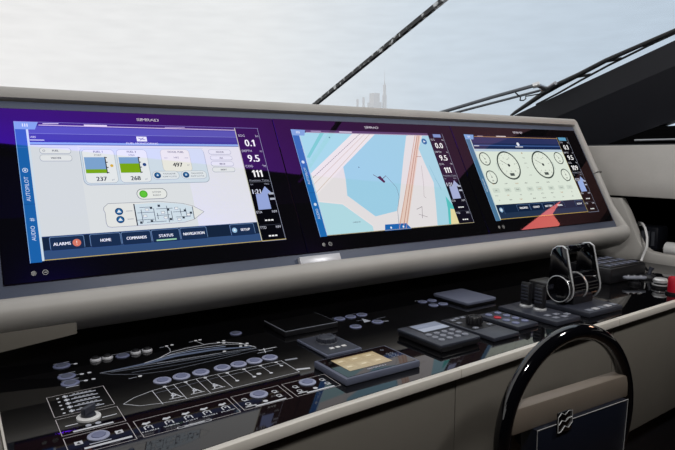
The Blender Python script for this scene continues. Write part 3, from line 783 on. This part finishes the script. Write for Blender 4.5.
data_column(g, (('SOG', 'kn', '0.0'), ('DEPTH', 'm', '9.5'), ('COG', '°M', '111')), '1:21', '#a9b2d8', '#14121e'); g.rect(490, 285, 521, 296, '#7f97cc', 4)
g.build('screen', SCREEN, d2)

# ---- third display: engine gauges
d3, g = display(1.2482, 1.2005, 1.843, 'rightmost display on the housing, showing six round engine gauges')
g.rect(0, 0, 531, 299, '#0a1222', 1)
side_strip(g, '#4d7899', '#c8d8dc'); g.text('AUTOPILOT', 10, 120, 6, '#d4e4f4', 4, rot=PI / 2, wid=46)
g.rect(24, 52, 468, 245, '#dfe9dc', 2); g.rect(24, 238, 468, 247, '#b9cbdc', 3)
g.rect(24, 247, 468, 290, '#1a2b52', 2); g.rect(24, 268, 468, 290, '#2c3460', 3); g.rect(24, 258, 468, 262, '#3f5c94', 3)
g.rect(43, 290, 468, 299, '#1c1420', 2); g.line([(44, 292), (468, 292)], 1.6, '#c29a6a', 4); g.line([(150, 295), (195, 295)], 3, '#e0d4d4', 4); g.line([(60, 294), (84, 294)], 2, '#b8a8b4', 4)
g.line([(28, 258), (50, 258)], 2.2, '#dfe4f0', 4); g.disc(242, 266, 7, '#e8ecf4', 5, 12); g.line([(225, 256), (262, 256)], 2.6, '#e0e6f0', 5)
def gauge(cx, cy, r, ang, big):
    g.disc(cx, cy, r, '#34403c', 4, 40); g.disc(cx, cy, r * (.90 if big else .86), '#e4ecdf', 5, 40)
    for k in range(11):
        a = math.radians(225 - 27 * k); r0, r1 = r * .74, r * .84
        g.line([(cx + r0 * math.cos(a), cy + r0 * math.sin(a)), (cx + r1 * math.cos(a), cy + r1 * math.sin(a))], .9 if big else .7, '#59635e', 6)
        if big and k % 2 == 0: g.text(str(k * 3), cx + r * .58 * math.cos(a), cy + r * .58 * math.sin(a), 4.4, '#59635e', 6)
    a = math.radians(ang)
    g.line([(cx - r * .1 * math.cos(a), cy - r * .1 * math.sin(a)), (cx + r * .7 * math.cos(a), cy + r * .7 * math.sin(a))], 1.6 if big else 1.0, '#2c3430', 7)
    g.disc(cx, cy, r * .1, '#20262a', 8, 12)
    if big:
        g.text('rpm', cx, cy - r * .4, 4, '#7a847e', 6); g.rect(cx - 11, cy - r * .74, cx + 11, cy - r * .54, '#6a746e', 6); g.text('650', cx, cy - r * .64, 6.5, '#1c2224', 7, bold=.4); g.text('x100', cx + 2, cy + r * .42, 4, '#59635e', 6)
    else: g.text('85', cx, cy - r * .5, 5.2, '#3a4440', 6, bold=.2)
for a in ((54, 211, 24, 120, 0), (54, 146, 24, 100, 0), (155, 187, 52, 150, 1), (330, 188, 53, 150, 1), (431, 213, 24, 120, 0), (431, 147, 24, 100, 0)): gauge(*a)
for s in (-1, 1):
    g.line([(243 + s * 143, 196), (243 + s * 143, 170)], 4, '#c2d0c8', 4)
g.text('FUEL', 243, 214, 4.4, '#6a746e', 5); g.text('RATE', 243, 194, 4.2, '#6a746e', 5); g.text('0.0', 243, 178, 5, '#6a746e', 5); g.disc(243, 232, 3.4, '#b8a890', 5, 10); g.text('GEAR', 243, 150, 4, '#8a948e', 5)
rnd = random.Random(5)
for row, y in enumerate((122, 100, 82, 66)):
    for k in range(8):
        x = 48 + k * 54 + rnd.uniform(-6, 6)
        if row == 1: g.rr(x - 16, y - 8, x + 16, y + 8, 4, '#cfdace', 4)
        g.text(rnd.choice(('TEMP', 'OIL', 'VOLT', 'LOAD', '13.8', '0.4', '72', 'BOOST')), x, y, 4.0, rnd.choice(('#4a5450', '#7a847e', '#b08a5a')), 5, bold=.15)
g.rect(24, 24, 468, 52, '#152640', 2); g.rect(24, 5, 468, 24, '#22344e', 2)
for x0, x1, s_ in ((116, 177, 'ENGINES'), (178, 240, 'GENSET'), (241, 303, 'BATTERY'), (304, 356, 'TANKS'), (417, 461, 'SETUP')):
    g.rr(x0, 26, x1, 48, 3, '#5a769c', 5); g.rr(x0 + 1, 25, x1 - 1, 47, 3, '#12223c', 6); g.text(s_, (x0 + x1) / 2, 36, 6, '#eef2f8', 7, wid=min(40, len(s_) * 5.4), bold=.4)
g.disc(40, 34, 8, '#8fb4d4', 6, 16); g.disc(40, 34, 4, '#e6eef4', 7, 12); g.line([(52, 44), (52, 20)], 1, '#4a6890', 5)
g.line([(20, 4), (468, 4)], 1.6, '#c9a84c', 5); g.line([(468, 4), (468, 297)], 1.4, '#c9b46a', 5)
data_column(g, (('SOG', 'kn', '0.1'), ('DEPTH', 'm', '9.5'), ('COG', '°M', '109')), '1:21', '#97aee0'); g.rect(476, 284, 520, 297, '#5f9cc0', 4)
g.build('screen', SCREEN, d3)

# ================================================================== DEVICES ON THE DESK
t = thing('flat_pad', 'blank square black pad with a painted edge highlight, behind the round dial plate', 'pad', (0.513, -0.095, 0))
MB().box((0.447, -0.145, 0.0003), (0.579, -0.045, 0.011), 0.0012).build('body', BLACK, t)
MB().box((0.4475, -0.1445, 0.0111), (0.5785, -0.0455, 0.0118), 0.0).build('edge_highlight', KEYGREY, t)  # bevel highlight put in as a pale sheet under the top
MB().box((0.4492, -0.1428, 0.0119), (0.5768, -0.0472, 0.0124), 0.0).build('top_sheet', DESK, t)

t = thing('dial_plate', 'slate square plate with one knurled dial and three white keys, behind the amber screen', 'controller', (0.4915, -0.243, 0))
MB().box((0.451, -0.300, 0.0003), (0.532, -0.186, 0.0055), 0.0014).build('plate', SLATE, t)
MB().box((0.4545, -0.2965, 0.0056), (0.5285, -0.1895, 0.0061), 0.0).build('face', SATIN, t)
def knob(t, x, y, z, r, h, m=SATIN):
    k = MB(); prof = [(r * .98, z), (r, z + h * .3), (r * .95, z + h * .85), (r * .82, z + h), (r * .60, z + h), (r * .55, z + h * .9), (0.0005, z + h * .9)]
    k.lathe(prof, (x, y, 0), 32).build('dial', m, t)
    q = MB()
    for i in range(14):
        a = 2 * PI * i / 14
        q.lathe([(r * .13, z + h * .2), (r * .13, z + h * .88), (r * .06, z + h)], (x + r * math.cos(a), y + r * math.sin(a), 0), 8)
    q.build('dial_ridges', m, t)
knob(t, 0.494, -0.232, 0.006, 0.019, 0.011, KEYGREY if False else SATIN)
MB().lathe([(0.021, 0.0061), (0.021, 0.008), (0.0005, 0.008)], (0.494, -0.232, 0), 32).build('dial_ring', STEEL, t)
for x in (0.479, 0.493, 0.507): MB().box((x - .0045, -0.277, 0.0061), (x + .0045, -0.269, 0.0078), 0.0008).build('key', WHITE, t)

t = thing('touch_controller', 'slate framed touch controller with a glowing amber screen near the desk edge', 'controller', (0.485, -0.378, 0))
MB().box((0.405, -0.430, 0.0003), (0.565, -0.328, 0.0125), 0.0018).build('body', SLATE, t)
MB().box((0.411, -0.4255, 0.0126), (0.560, -0.3325, 0.0131), 0.0).build('face', DESK, t)
g = Gfx(lambda x, y, w: (x, y, w + .0133), 0.00012)
g.rect(430, -405, 522, -345, '#b09c78', 1)
rnd = random.Random(9)
for k in range(6):
    x = 441 + (k % 3) * 31; y = -360 - (k // 3) * 28
    g.rr(x - 11, y - 9, x + 11, y + 9, 2, '#bba884', 2); g.rect(x - 5, y - 2, x + 5, y + 3, '#d8c9a8', 3); g.line([(x - 8, y - 6), (x + 8, y - 6)], 1.2, '#8c744a', 3)
g.line([(432, -347.5), (520, -347.5)], 2, '#8c744a', 2)
g.build('screen', LCDM, t)
g = Gfx(lambda x, y, w: (x, y, w + .0133), 0.00012)
for k in range(6): g.ring(539 + (k % 2) * 9 - 2, -372 - (k // 2) * 8, 3.2, .8, '#9298a6', 1, 14)
g.ring(541, -350, 3.4, .9, '#9298a6', 1, 14); g.build('key_markings', PRINT, t)
g = Gfx(lambda x, y, w: (x, y, w + .0133), 0.00012)
g.text('SIMRAD', 480, -414, 4.2, '#c9ccd6', 1, wid=40, bold=.2)
g.build('brand_lettering', PRINT, t)

t = thing('autopilot_controller', 'charcoal keypad box with a pale screen, right of the amber controller', 'controller', (0.695, -0.333, 0))
MB().box((0.647, -0.399, 0.0003), (0.752, -0.268, 0.012), 0.004).build('base', BLACK, t)
MB().box((0.645, -0.400, 0.0095), (0.754, -0.267, 0.0165), 0.003).build('body', SATIN, t)
MB().box((0.669, -0.326, 0.0166), (0.750, -0.271, 0.0172), 0.0).build('bezel', BLACK, t)
g = Gfx(lambda x, y, w: (x, y, w + .0174), 0.00012)
g.rect(673, -321, 745, -275, '#7f889c', 1); g.rect(673, -321, 745, -301, '#a2aabc', 2); g.rect(680, -292, 712, -286, '#8790a6', 2)
g.build('screen', LCDM, t)
for i in range(4):
    for j in range(3):
        x = 0.668 + i * .0215; y = -0.340 - j * .0185
        MB().lathe([(0.0068, 0.0166), (0.0066, 0.0188), (0.005, 0.0196), (0.0005, 0.0196)], (x, y, 0), 14).build('key', KEYGREY, t)

t = thing('jog_controller', 'slim charcoal controller with a black jog knob, beside the keypad box', 'controller', (0.82, -0.333, 0))
MB().box((0.782, -0.410, 0.0003), (0.860, -0.254, 0.0095), 0.0025).build('body', SATIN, t)
MB().box((0.787, -0.350, 0.0096), (0.855, -0.2595, 0.0101), 0.0).build('face', BLACK, t)
knob(t, 0.822, -0.318, 0.0096, 0.0165, 0.018, BLACK)
for x, y in ((0.80, -0.275), (0.817, -0.270), (0.835, -0.270), (0.797, -0.297), (0.846, -0.297), (0.800, -0.343), (0.845, -0.340), (0.848, -0.278)):
    MB().box((x - .006, y - .005, 0.0101), (x + .006, y + .005, 0.0122), 0.001).build('key', KEYGREY, t)

t = thing('button_pad', 'slim charcoal button pad with one red key, right of the jog controller', 'controller', (0.918, -0.327, 0))
MB().box((0.884, -0.386, 0.0003), (0.953, -0.268, 0.0095), 0.002).build('body', SATIN, t)
for i in range(2):
    for j in range(4):
        x = 0.903 + i * .031; y = -0.287 - j * .0255
        redk = i == 0 and j == 1
        o = MB().lathe([(0.0085, 0.0096), (0.0085, 0.0112), (0.007, 0.012), (0.0005, 0.012)], (x, y, 0), 16).build('key', RED if redk else RINGB, t)
        if redk: o['label'] = 'red key'

t = thing('cover_plate', 'blank slate grey rounded cover pad standing alone on the desk back', 'pad', (0.99, -0.122, 0))
MB().prism(Gfx.rrp(0.938, -0.186, 1.048, -0.060, 0.009), 0.004, 0.0115, bev=0.002).build('lid', SLATE, t)
MB().prism(Gfx.rrp(0.941, -0.183, 1.045, -0.063, 0.008), 0.0003, 0.0039).build('base', BLACK, t)

# thruster levers
t = thing('thruster_control', 'black plate with two upright ribbed thruster levers, left of the throttle', 'controller', (1.025, -0.33, 0))
MB().box((0.982, -0.412, 0.0003), (1.070, -0.246, 0.011), 0.002).build('plate', SATIN, t)
for y in (-0.284, -0.324):
    lv = thing_part('lever', (1.038, y, 0.011), t)
    MB().lathe([(0.0155, 0.0111), (0.0155, 0.014), (0.013, 0.016), (0.0005, 0.016)], (1.038, y, 0), 22).build('collar', POLISH, lv)
    MB().prism([(1.032, 0.014), (1.044, 0.014), (1.046, 0.060), (1.044, 0.069), (1.034, 0.071), (1.031, 0.064)], y - .0125, y + .0125, axis=1, bev=0.002).build('paddle', BLACK, lv)
    r = MB()
    for k in range(5): r.box((1.0290, y - .010, 0.028 + k * .008), (1.0330, y + .010, 0.032 + k * .008), 0.0008)
    r.build('grip_ribs', SATIN, lv)
for x, y in ((1.008, -0.368), (1.008, -0.390), (1.034, -0.372), (1.034, -0.394), (1.056, -0.385)):
    MB().box((x - .008, y - .006, 0.0111), (x + .008, y + .006, 0.0128), 0.0008).build('key', KEYGREY, t)

# twin throttle
t = thing('throttle', 'twin lever engine throttle with chrome edged arms and black drum', 'throttle', (1.19, -0.335, 0))
MB().box((1.104, -0.412, 0.0003), (1.240, -0.278, 0.0125), 0.002).build('base_plate', SATIN, t)
for x in (1.125, 1.150, 1.175, 1.200, 1.224): MB().box((x - .009, -0.404, 0.0126), (x + .009, -0.389, 0.0142), 0.0008).build('key', PLATE if x in (1.150, 1.200) else KEYGREY, t)
CY, CZ, CR = -0.322, 0.052, 0.034
MB().box((1.135, CY - .026, 0.0126), (1.216, CY + .026, 0.045), 0.003).build('pedestal', BLACK, t)
for xa, xb, x_arm, s in ((1.124, 1.1745, 1.1205, -1), (1.1765, 1.2265, 1.2305, 1)):
    lv = thing_part('lever', ((xa + xb) / 2, CY, CZ), t)
    MB().lathe([(CR - .002, xa), (CR, xa + .002), (CR, xb - .002), (CR - .002, xb)], (0, CY, CZ), 40, 'x').build('drum', GLOSS, lv)
    MB().lathe([(CR + .0012, 0), (CR + .0012, .003), (CR - .004, .003), (CR - .004, 0)], ((xb if s < 0 else xa) - .0015, CY, CZ), 40, 'x').build('drum_band', POLISH, lv)
    out = []
    for k in range(15):                                               # outline of the arm seen from the side (y, z)
        a = math.radians(-190 + 200 * k / 14)
        out.append((CY + (CR + .001) * math.cos(a), CZ + (CR + .001) * math.sin(a)))
    topp = [(CY + .033, 0.128), (CY + .028, 0.145), (CY + .016, 0.154), (CY + .000, 0.156), (CY - .011, 0.150)]
    out2 = [p for p in out] + topp
    out2 = [(CY - .0335, CZ + .006)] + [(CY + (CR) * math.cos(math.radians(190 + 160 * k / 14)), CZ + CR * math.sin(math.radians(190 + 160 * k / 14))) for k in range(15)] + [(CY + .034, CZ + .008)] + topp
    MB().prism(out2, x_arm - .003, x_arm + .003, axis=0, bev=0.001).build('arm', GLOSS, lv)
    edge = out2[-5:] + [out2[0]] + out2[1:16]
    front = edge[:12]
    MB().tube([(x_arm - .001, y - .001, z) for y, z in front], 0.0021, 8).build('chrome_edge', POLISH, lv)
    gx0, gx1 = (x_arm + .0025, 1.1745) if s < 0 else (1.1765, x_arm - .0025)
    MB().prism([(CY + .030, 0.136), (CY + .026, 0.146), (CY + .014, 0.1535), (CY, 0.1545), (CY - .008, 0.148), (CY - .004, 0.141), (CY + .014, 0.134)], gx0, gx1, axis=0, bev=0.0012).build('grip', GLOSS, lv)
    if s < 0: 
        MB().lathe([(CR - .001, -.004), (CR - .001, -.012), (CR - .005, -.0125), (0.0005, -.0115)], (x_arm, CY, CZ), 40, 'x').build('end_disc', GLOSS, lv)
        MB().tube([(x_arm - .0122, CY + (CR - .002) * math.cos(2 * PI * k / 40), CZ + (CR - .002) * math.sin(2 * PI * k / 40)) for k in range(40)], 0.0012, 8, True).build('end_ring', POLISH, lv)

t = tag(MB().box((1.145, -0.266, 0.0003), (1.215, -0.205, 0.050), 0.005).build('module_box', BLACK), 'small black box close behind the throttle drum', 'box')
t = thing('remote_keypad', 'black box with a keypad on top and a lead, behind the throttle', 'controller', (1.56, -0.17, 0))
MB().box((1.48, -0.235, 0.0003), (1.67, -0.095, 0.046), 0.005).build('body', BLACK, t)
MB().box((1.488, -0.228, 0.0461), (1.662, -0.104, 0.049), 0.001).build('face', BLACK, t)
for i in range(5):
    for j in range(3): MB().box((1.497 + i * .033, -0.220 + j * .040, 0.0491), (1.517 + i * .033, -0.198 + j * .040, 0.0512), 0.001).build('key', SLATE, t)
MB().tube([(1.668, -0.16, 0.030), (1.70, -0.165, 0.040), (1.735, -0.175, 0.036), (1.755, -0.185, 0.016), (1.765, -0.19, 0.004)], 0.004, 10).build('lead', BLACK, t)

t = thing('winged_knob', 'low winged chrome lever knob between throttle and right end', 'knob', (1.545, -0.27, 0))
MB().lathe([(0.017, 0.0003), (0.017, 0.006), (0.010, 0.009), (0.012, 0.016), (0.0005, 0.016)], (1.545, -0.27, 0), 26).build('base', BLACK, t)
b = MB(); b.prism(Gfx.rrp(-0.034, -0.011, 0.034, 0.011, 0.0105), 0.016, 0.024, bev=0.003); b.xf(Matrix.Translation((1.545, -0.27, 0)) @ Matrix.Rotation(math.radians(-34), 4, 'Z')).build('wing', KEYGREY, t)
b = MB()
for k in range(3): b.lathe([(0.005, 0.0241), (0.004, 0.027), (0.0005, 0.0275)], (-0.018 + k * .018, 0, 0), 12)
b.xf(Matrix.Translation((1.545, -0.27, 0)) @ Matrix.Rotation(math.radians(-34), 4, 'Z')).build('dimples', STEEL, t)

t = thing('chrome_knob', 'round chrome topped knob beside the red button', 'knob', (1.565, -0.335, 0))
MB().lathe([(0.022, 0.0003), (0.022, 0.007), (0.017, 0.009), (0.017, 0.014), (0.0005, 0.014)], (1.565, -0.335, 0), 28).build('base', BLACK, t)
MB().lathe([(0.0225, 0.0072), (0.0228, 0.0085), (0.0225, 0.0100)], (1.565, -0.335, 0), 28).build('band', POLISH, t)
MB().lathe([(0.016, 0.014), (0.020, 0.017), (0.020, 0.023), (0.016, 0.027), (0.0005, 0.028)], (1.565, -0.335, 0), 28).build('top', POLISH, t)

t = thing('emergency_button', 'red cap button at the right end of the desk, cut by the photo edge', 'button', (1.515, -0.405, 0))
MB().lathe([(0.024, 0.0003), (0.024, 0.006), (0.0005, 0.006)], (1.520, -0.398, 0), 24).build('base', BLACK, t)
MB().lathe([(0.019, 0.006), (0.0195, 0.040), (0.017, 0.046), (0.0005, 0.047)], (1.520, -0.398, 0), 24).build('cap', RED, t)

t = thing('small_joystick', 'small black stick on a round foot near the winged knob', 'joystick', (1.62, -0.235, 0))
MB().lathe([(0.026, 0.0003), (0.026, 0.005), (0.016, 0.012), (0.0005, 0.013)], (1.66, -0.25, 0), 24).build('foot', BLACK, t)
MB().tube([(1.66, -0.25, 0.012), (1.664, -0.252, 0.024), (1.668, -0.254, 0.034)], [0.006, 0.005, 0.008], 12).build('stick', SATIN, t)

# white charging cable hanging out of the cubby, white roll and dark gear inside it
t = thing('charging_cable', 'white cable hanging out of the cubby down to the desk', 'cable', (1.93, -0.1, 0))
MB().tube([(2.05, 0.000, 0.12), (2.02, -0.012, 0.127), (1.985, -0.045, 0.130), (1.955, -0.072, 0.118), (1.935, -0.092, 0.088), (1.922, -0.100, 0.058), (1.920, -0.094, 0.036), (1.915, -0.090, 0.018), (1.905, -0.092, 0.0045)], 0.0042, 10).build('cord', WHITE, t)
MB().tube([(2.05, 0.000, 0.12), (2.062, 0.006, 0.119), (2.078, 0.012, 0.117)], 0.008, 10).build('plug', WHITE, t)
o = MB().lathe([(0.004, -0.075), (0.026, -0.075), (0.026, 0.055), (0.004, 0.055)], (2.05, -0.16, 0.0385), 26, 'y').build('paper_roll', WHITE)
tag(o, 'white roll lying in the cubby behind the cable', 'roll')
t = thing('radio_handset', 'dark radio handset lying at the back of the cubby', 'handset', (2.13, 0.03, 0.0125))
MB().box((2.13, -0.03, 0.0126), (2.21, 0.075, 0.105), 0.010).build('body', SATIN, t)
b = MB()
for k in range(4): b.box((2.126, -0.018 + k * .02, 0.03), (2.1305, -0.006 + k * .02, 0.085), 0.0008)
b.build('grille', KEYGREY, t)

# ================================================================== STEERING WHEEL
wc = Vector((0.82, -0.56, -0.121))
t = thing('steering_wheel', 'gloss black steering wheel with taupe spoke in front of the console', 'steering wheel', tuple(wc))
WM = Matrix.Translation(wc) @ Matrix.Rotation(math.radians(-3), 4, 'Z')
ring_pts = [(0.1745 * math.cos(2 * PI * k / 72), 0, 0.1745 * math.sin(2 * PI * k / 72)) for k in range(72)]
MB().tube(ring_pts, 0.0145, 20, True).xf(WM).build('rim', GLOSS, t, smooth=60)
MB().box((-0.163, -0.012, 0.020), (0.163, 0.016, 0.067), 0.004).xf(WM).build('spoke', mat('dark_taupe_spoke', (116, 106, 96), 0.45, noise=0.15, nscale=14), t)
pts = [(-0.112, 0.022), (0.146, 0.022), (0.140, -0.085), (0.10, -0.125), (-0.08, -0.125), (-0.112, -0.085)]
MB().prism(pts, -0.022, 0.014, axis=1, bev=0.002).xf(WM).build('hub_pad', mat('navy_pad', (20, 24, 36), 0.35, noise=0.06, nscale=30), t)
MB().tube([(-0.112, -0.0225, -0.085), (-0.1125, -0.0225, 0.0225), (0.1465, -0.0225, 0.0225), (0.1405, -0.0225, -0.085)], 0.0008, 8).xf(WM).build('hub_edge', POLISH, t)
em = thing_part('emblem', WM @ Vector((-0.044, -0.024, 0.024)), t)
MB().prism(Gfx.rrp(-0.064, 0.006, -0.026, 0.044, 0.003), -0.026, -0.0225, axis=1, bev=0.001).xf(WM).build('emblem_plate', GLOSS, em)
b = MB()
for pp in ([(-0.064, 0.008), (-0.064, 0.036), (-0.056, 0.043), (-0.046, 0.038), (-0.036, 0.044), (-0.026, 0.042), (-0.026, 0.020), (-0.036, 0.012), (-0.046, 0.017), (-0.056, 0.008), (-0.064, 0.008)], [(-0.062, 0.022), (-0.054, 0.029), (-0.045, 0.025), (-0.036, 0.030), (-0.027, 0.030)]):
    b.tube([(x, -0.0266, z) for x, z in pp], 0.0008, 8)
b.xf(WM).build('emblem_lines', POLISH, em)
b = MB()
b.box((0.128, -0.010, -0.105), (0.152, -0.004, -0.045), 0.002); b.xf(WM).build('side_bracket', STEEL, t)
b = MB().box((-0.03, -0.008, -0.166), (0.03, 0.010, -0.12), 0.004); b.xf(WM).build('lower_spoke', LEATHER, t)
b = MB().lathe([(0.055, 0.014), (0.05, 0.04), (0.045, 0.09)], (0, 0, -0.04), 32, 'y'); b.xf(WM).build('column', BLACK, t)

# ================================================================== WINDSHIELD WIPER
t = thing('windshield_wiper', 'black windshield wiper with twin grey arms outside the glass', 'wiper', WP(2.1, 0.5, 0.03))
def wp(x, y, d=.03): return Vector(WP(x, y, d))
MB().tube([wp(1.80, 1.03), wp(1.915, 0.861), wp(2.017, 0.710), wp(2.133, 0.562)], 0.0082, 12).build('arm', ARMGREY, t)
MB().tube([wp(1.88, 1.02), wp(2.006, 0.862), wp(2.128, 0.720), wp(2.222, 0.609)], 0.0058, 12).build('arm', ARMGREY, t)
MB().tube([wp(2.125, 0.572), wp(2.143, 0.548)], 0.0125, 12).build('arm_end', POLISH, t)
MB().tube([wp(2.146, 0.562), wp(2.19, 0.572), wp(2.232, 0.582)], 0.010, 10).build('joint', STEEL, t)
MB().tube([wp(2.215, 0.60), wp(2.245, 0.585), wp(2.225, 0.525)], 0.009, 10).build('joint', STEEL, t)
MB().tube([wp(2.103, 0.65), wp(2.150, 0.672), wp(2.179, 0.682), wp(2.225, 0.722), wp(2.248, 0.718), wp(2.240, 0.700), wp(2.206, 0.676), wp(2.266, 0.640)], 0.003, 8).build('hose', RUBBER, t)
MB().tube([wp(2.375, 0.90), wp(2.358, 0.857), wp(2.322, 0.746), wp(2.278, 0.625), wp(2.262, 0.528), wp(2.262, 0.433), wp(2.250, 0.298), wp(2.266, 0.178), wp(2.288, 0.045), wp(2.295, -0.03)], [.006, .009, .011, .013, .013, .011, .010, .009, .009, .007], 10).build('blade_bridge', RUBBER, t)
MB().tube([wp(2.360, 0.73, .02), wp(2.338, 0.586, .018), wp(2.312, 0.463, .018), wp(2.288, 0.309, .018), wp(2.285, 0.123, .02), wp(2.295, -0.03, .02)], 0.005, 8).build('blade_rubber', RUBBER, t)
b = MB()
for (x0, y0), (x1, y1) in (((2.262, 0.46), (2.305, 0.40)), ((2.254, 0.31), (2.286, 0.25)), ((2.268, 0.17), (2.287, 0.12))): b.tube([wp(x0, y0), wp(x1, y1, .02)], 0.006, 8)
b.build('blade_claws', RUBBER, t)
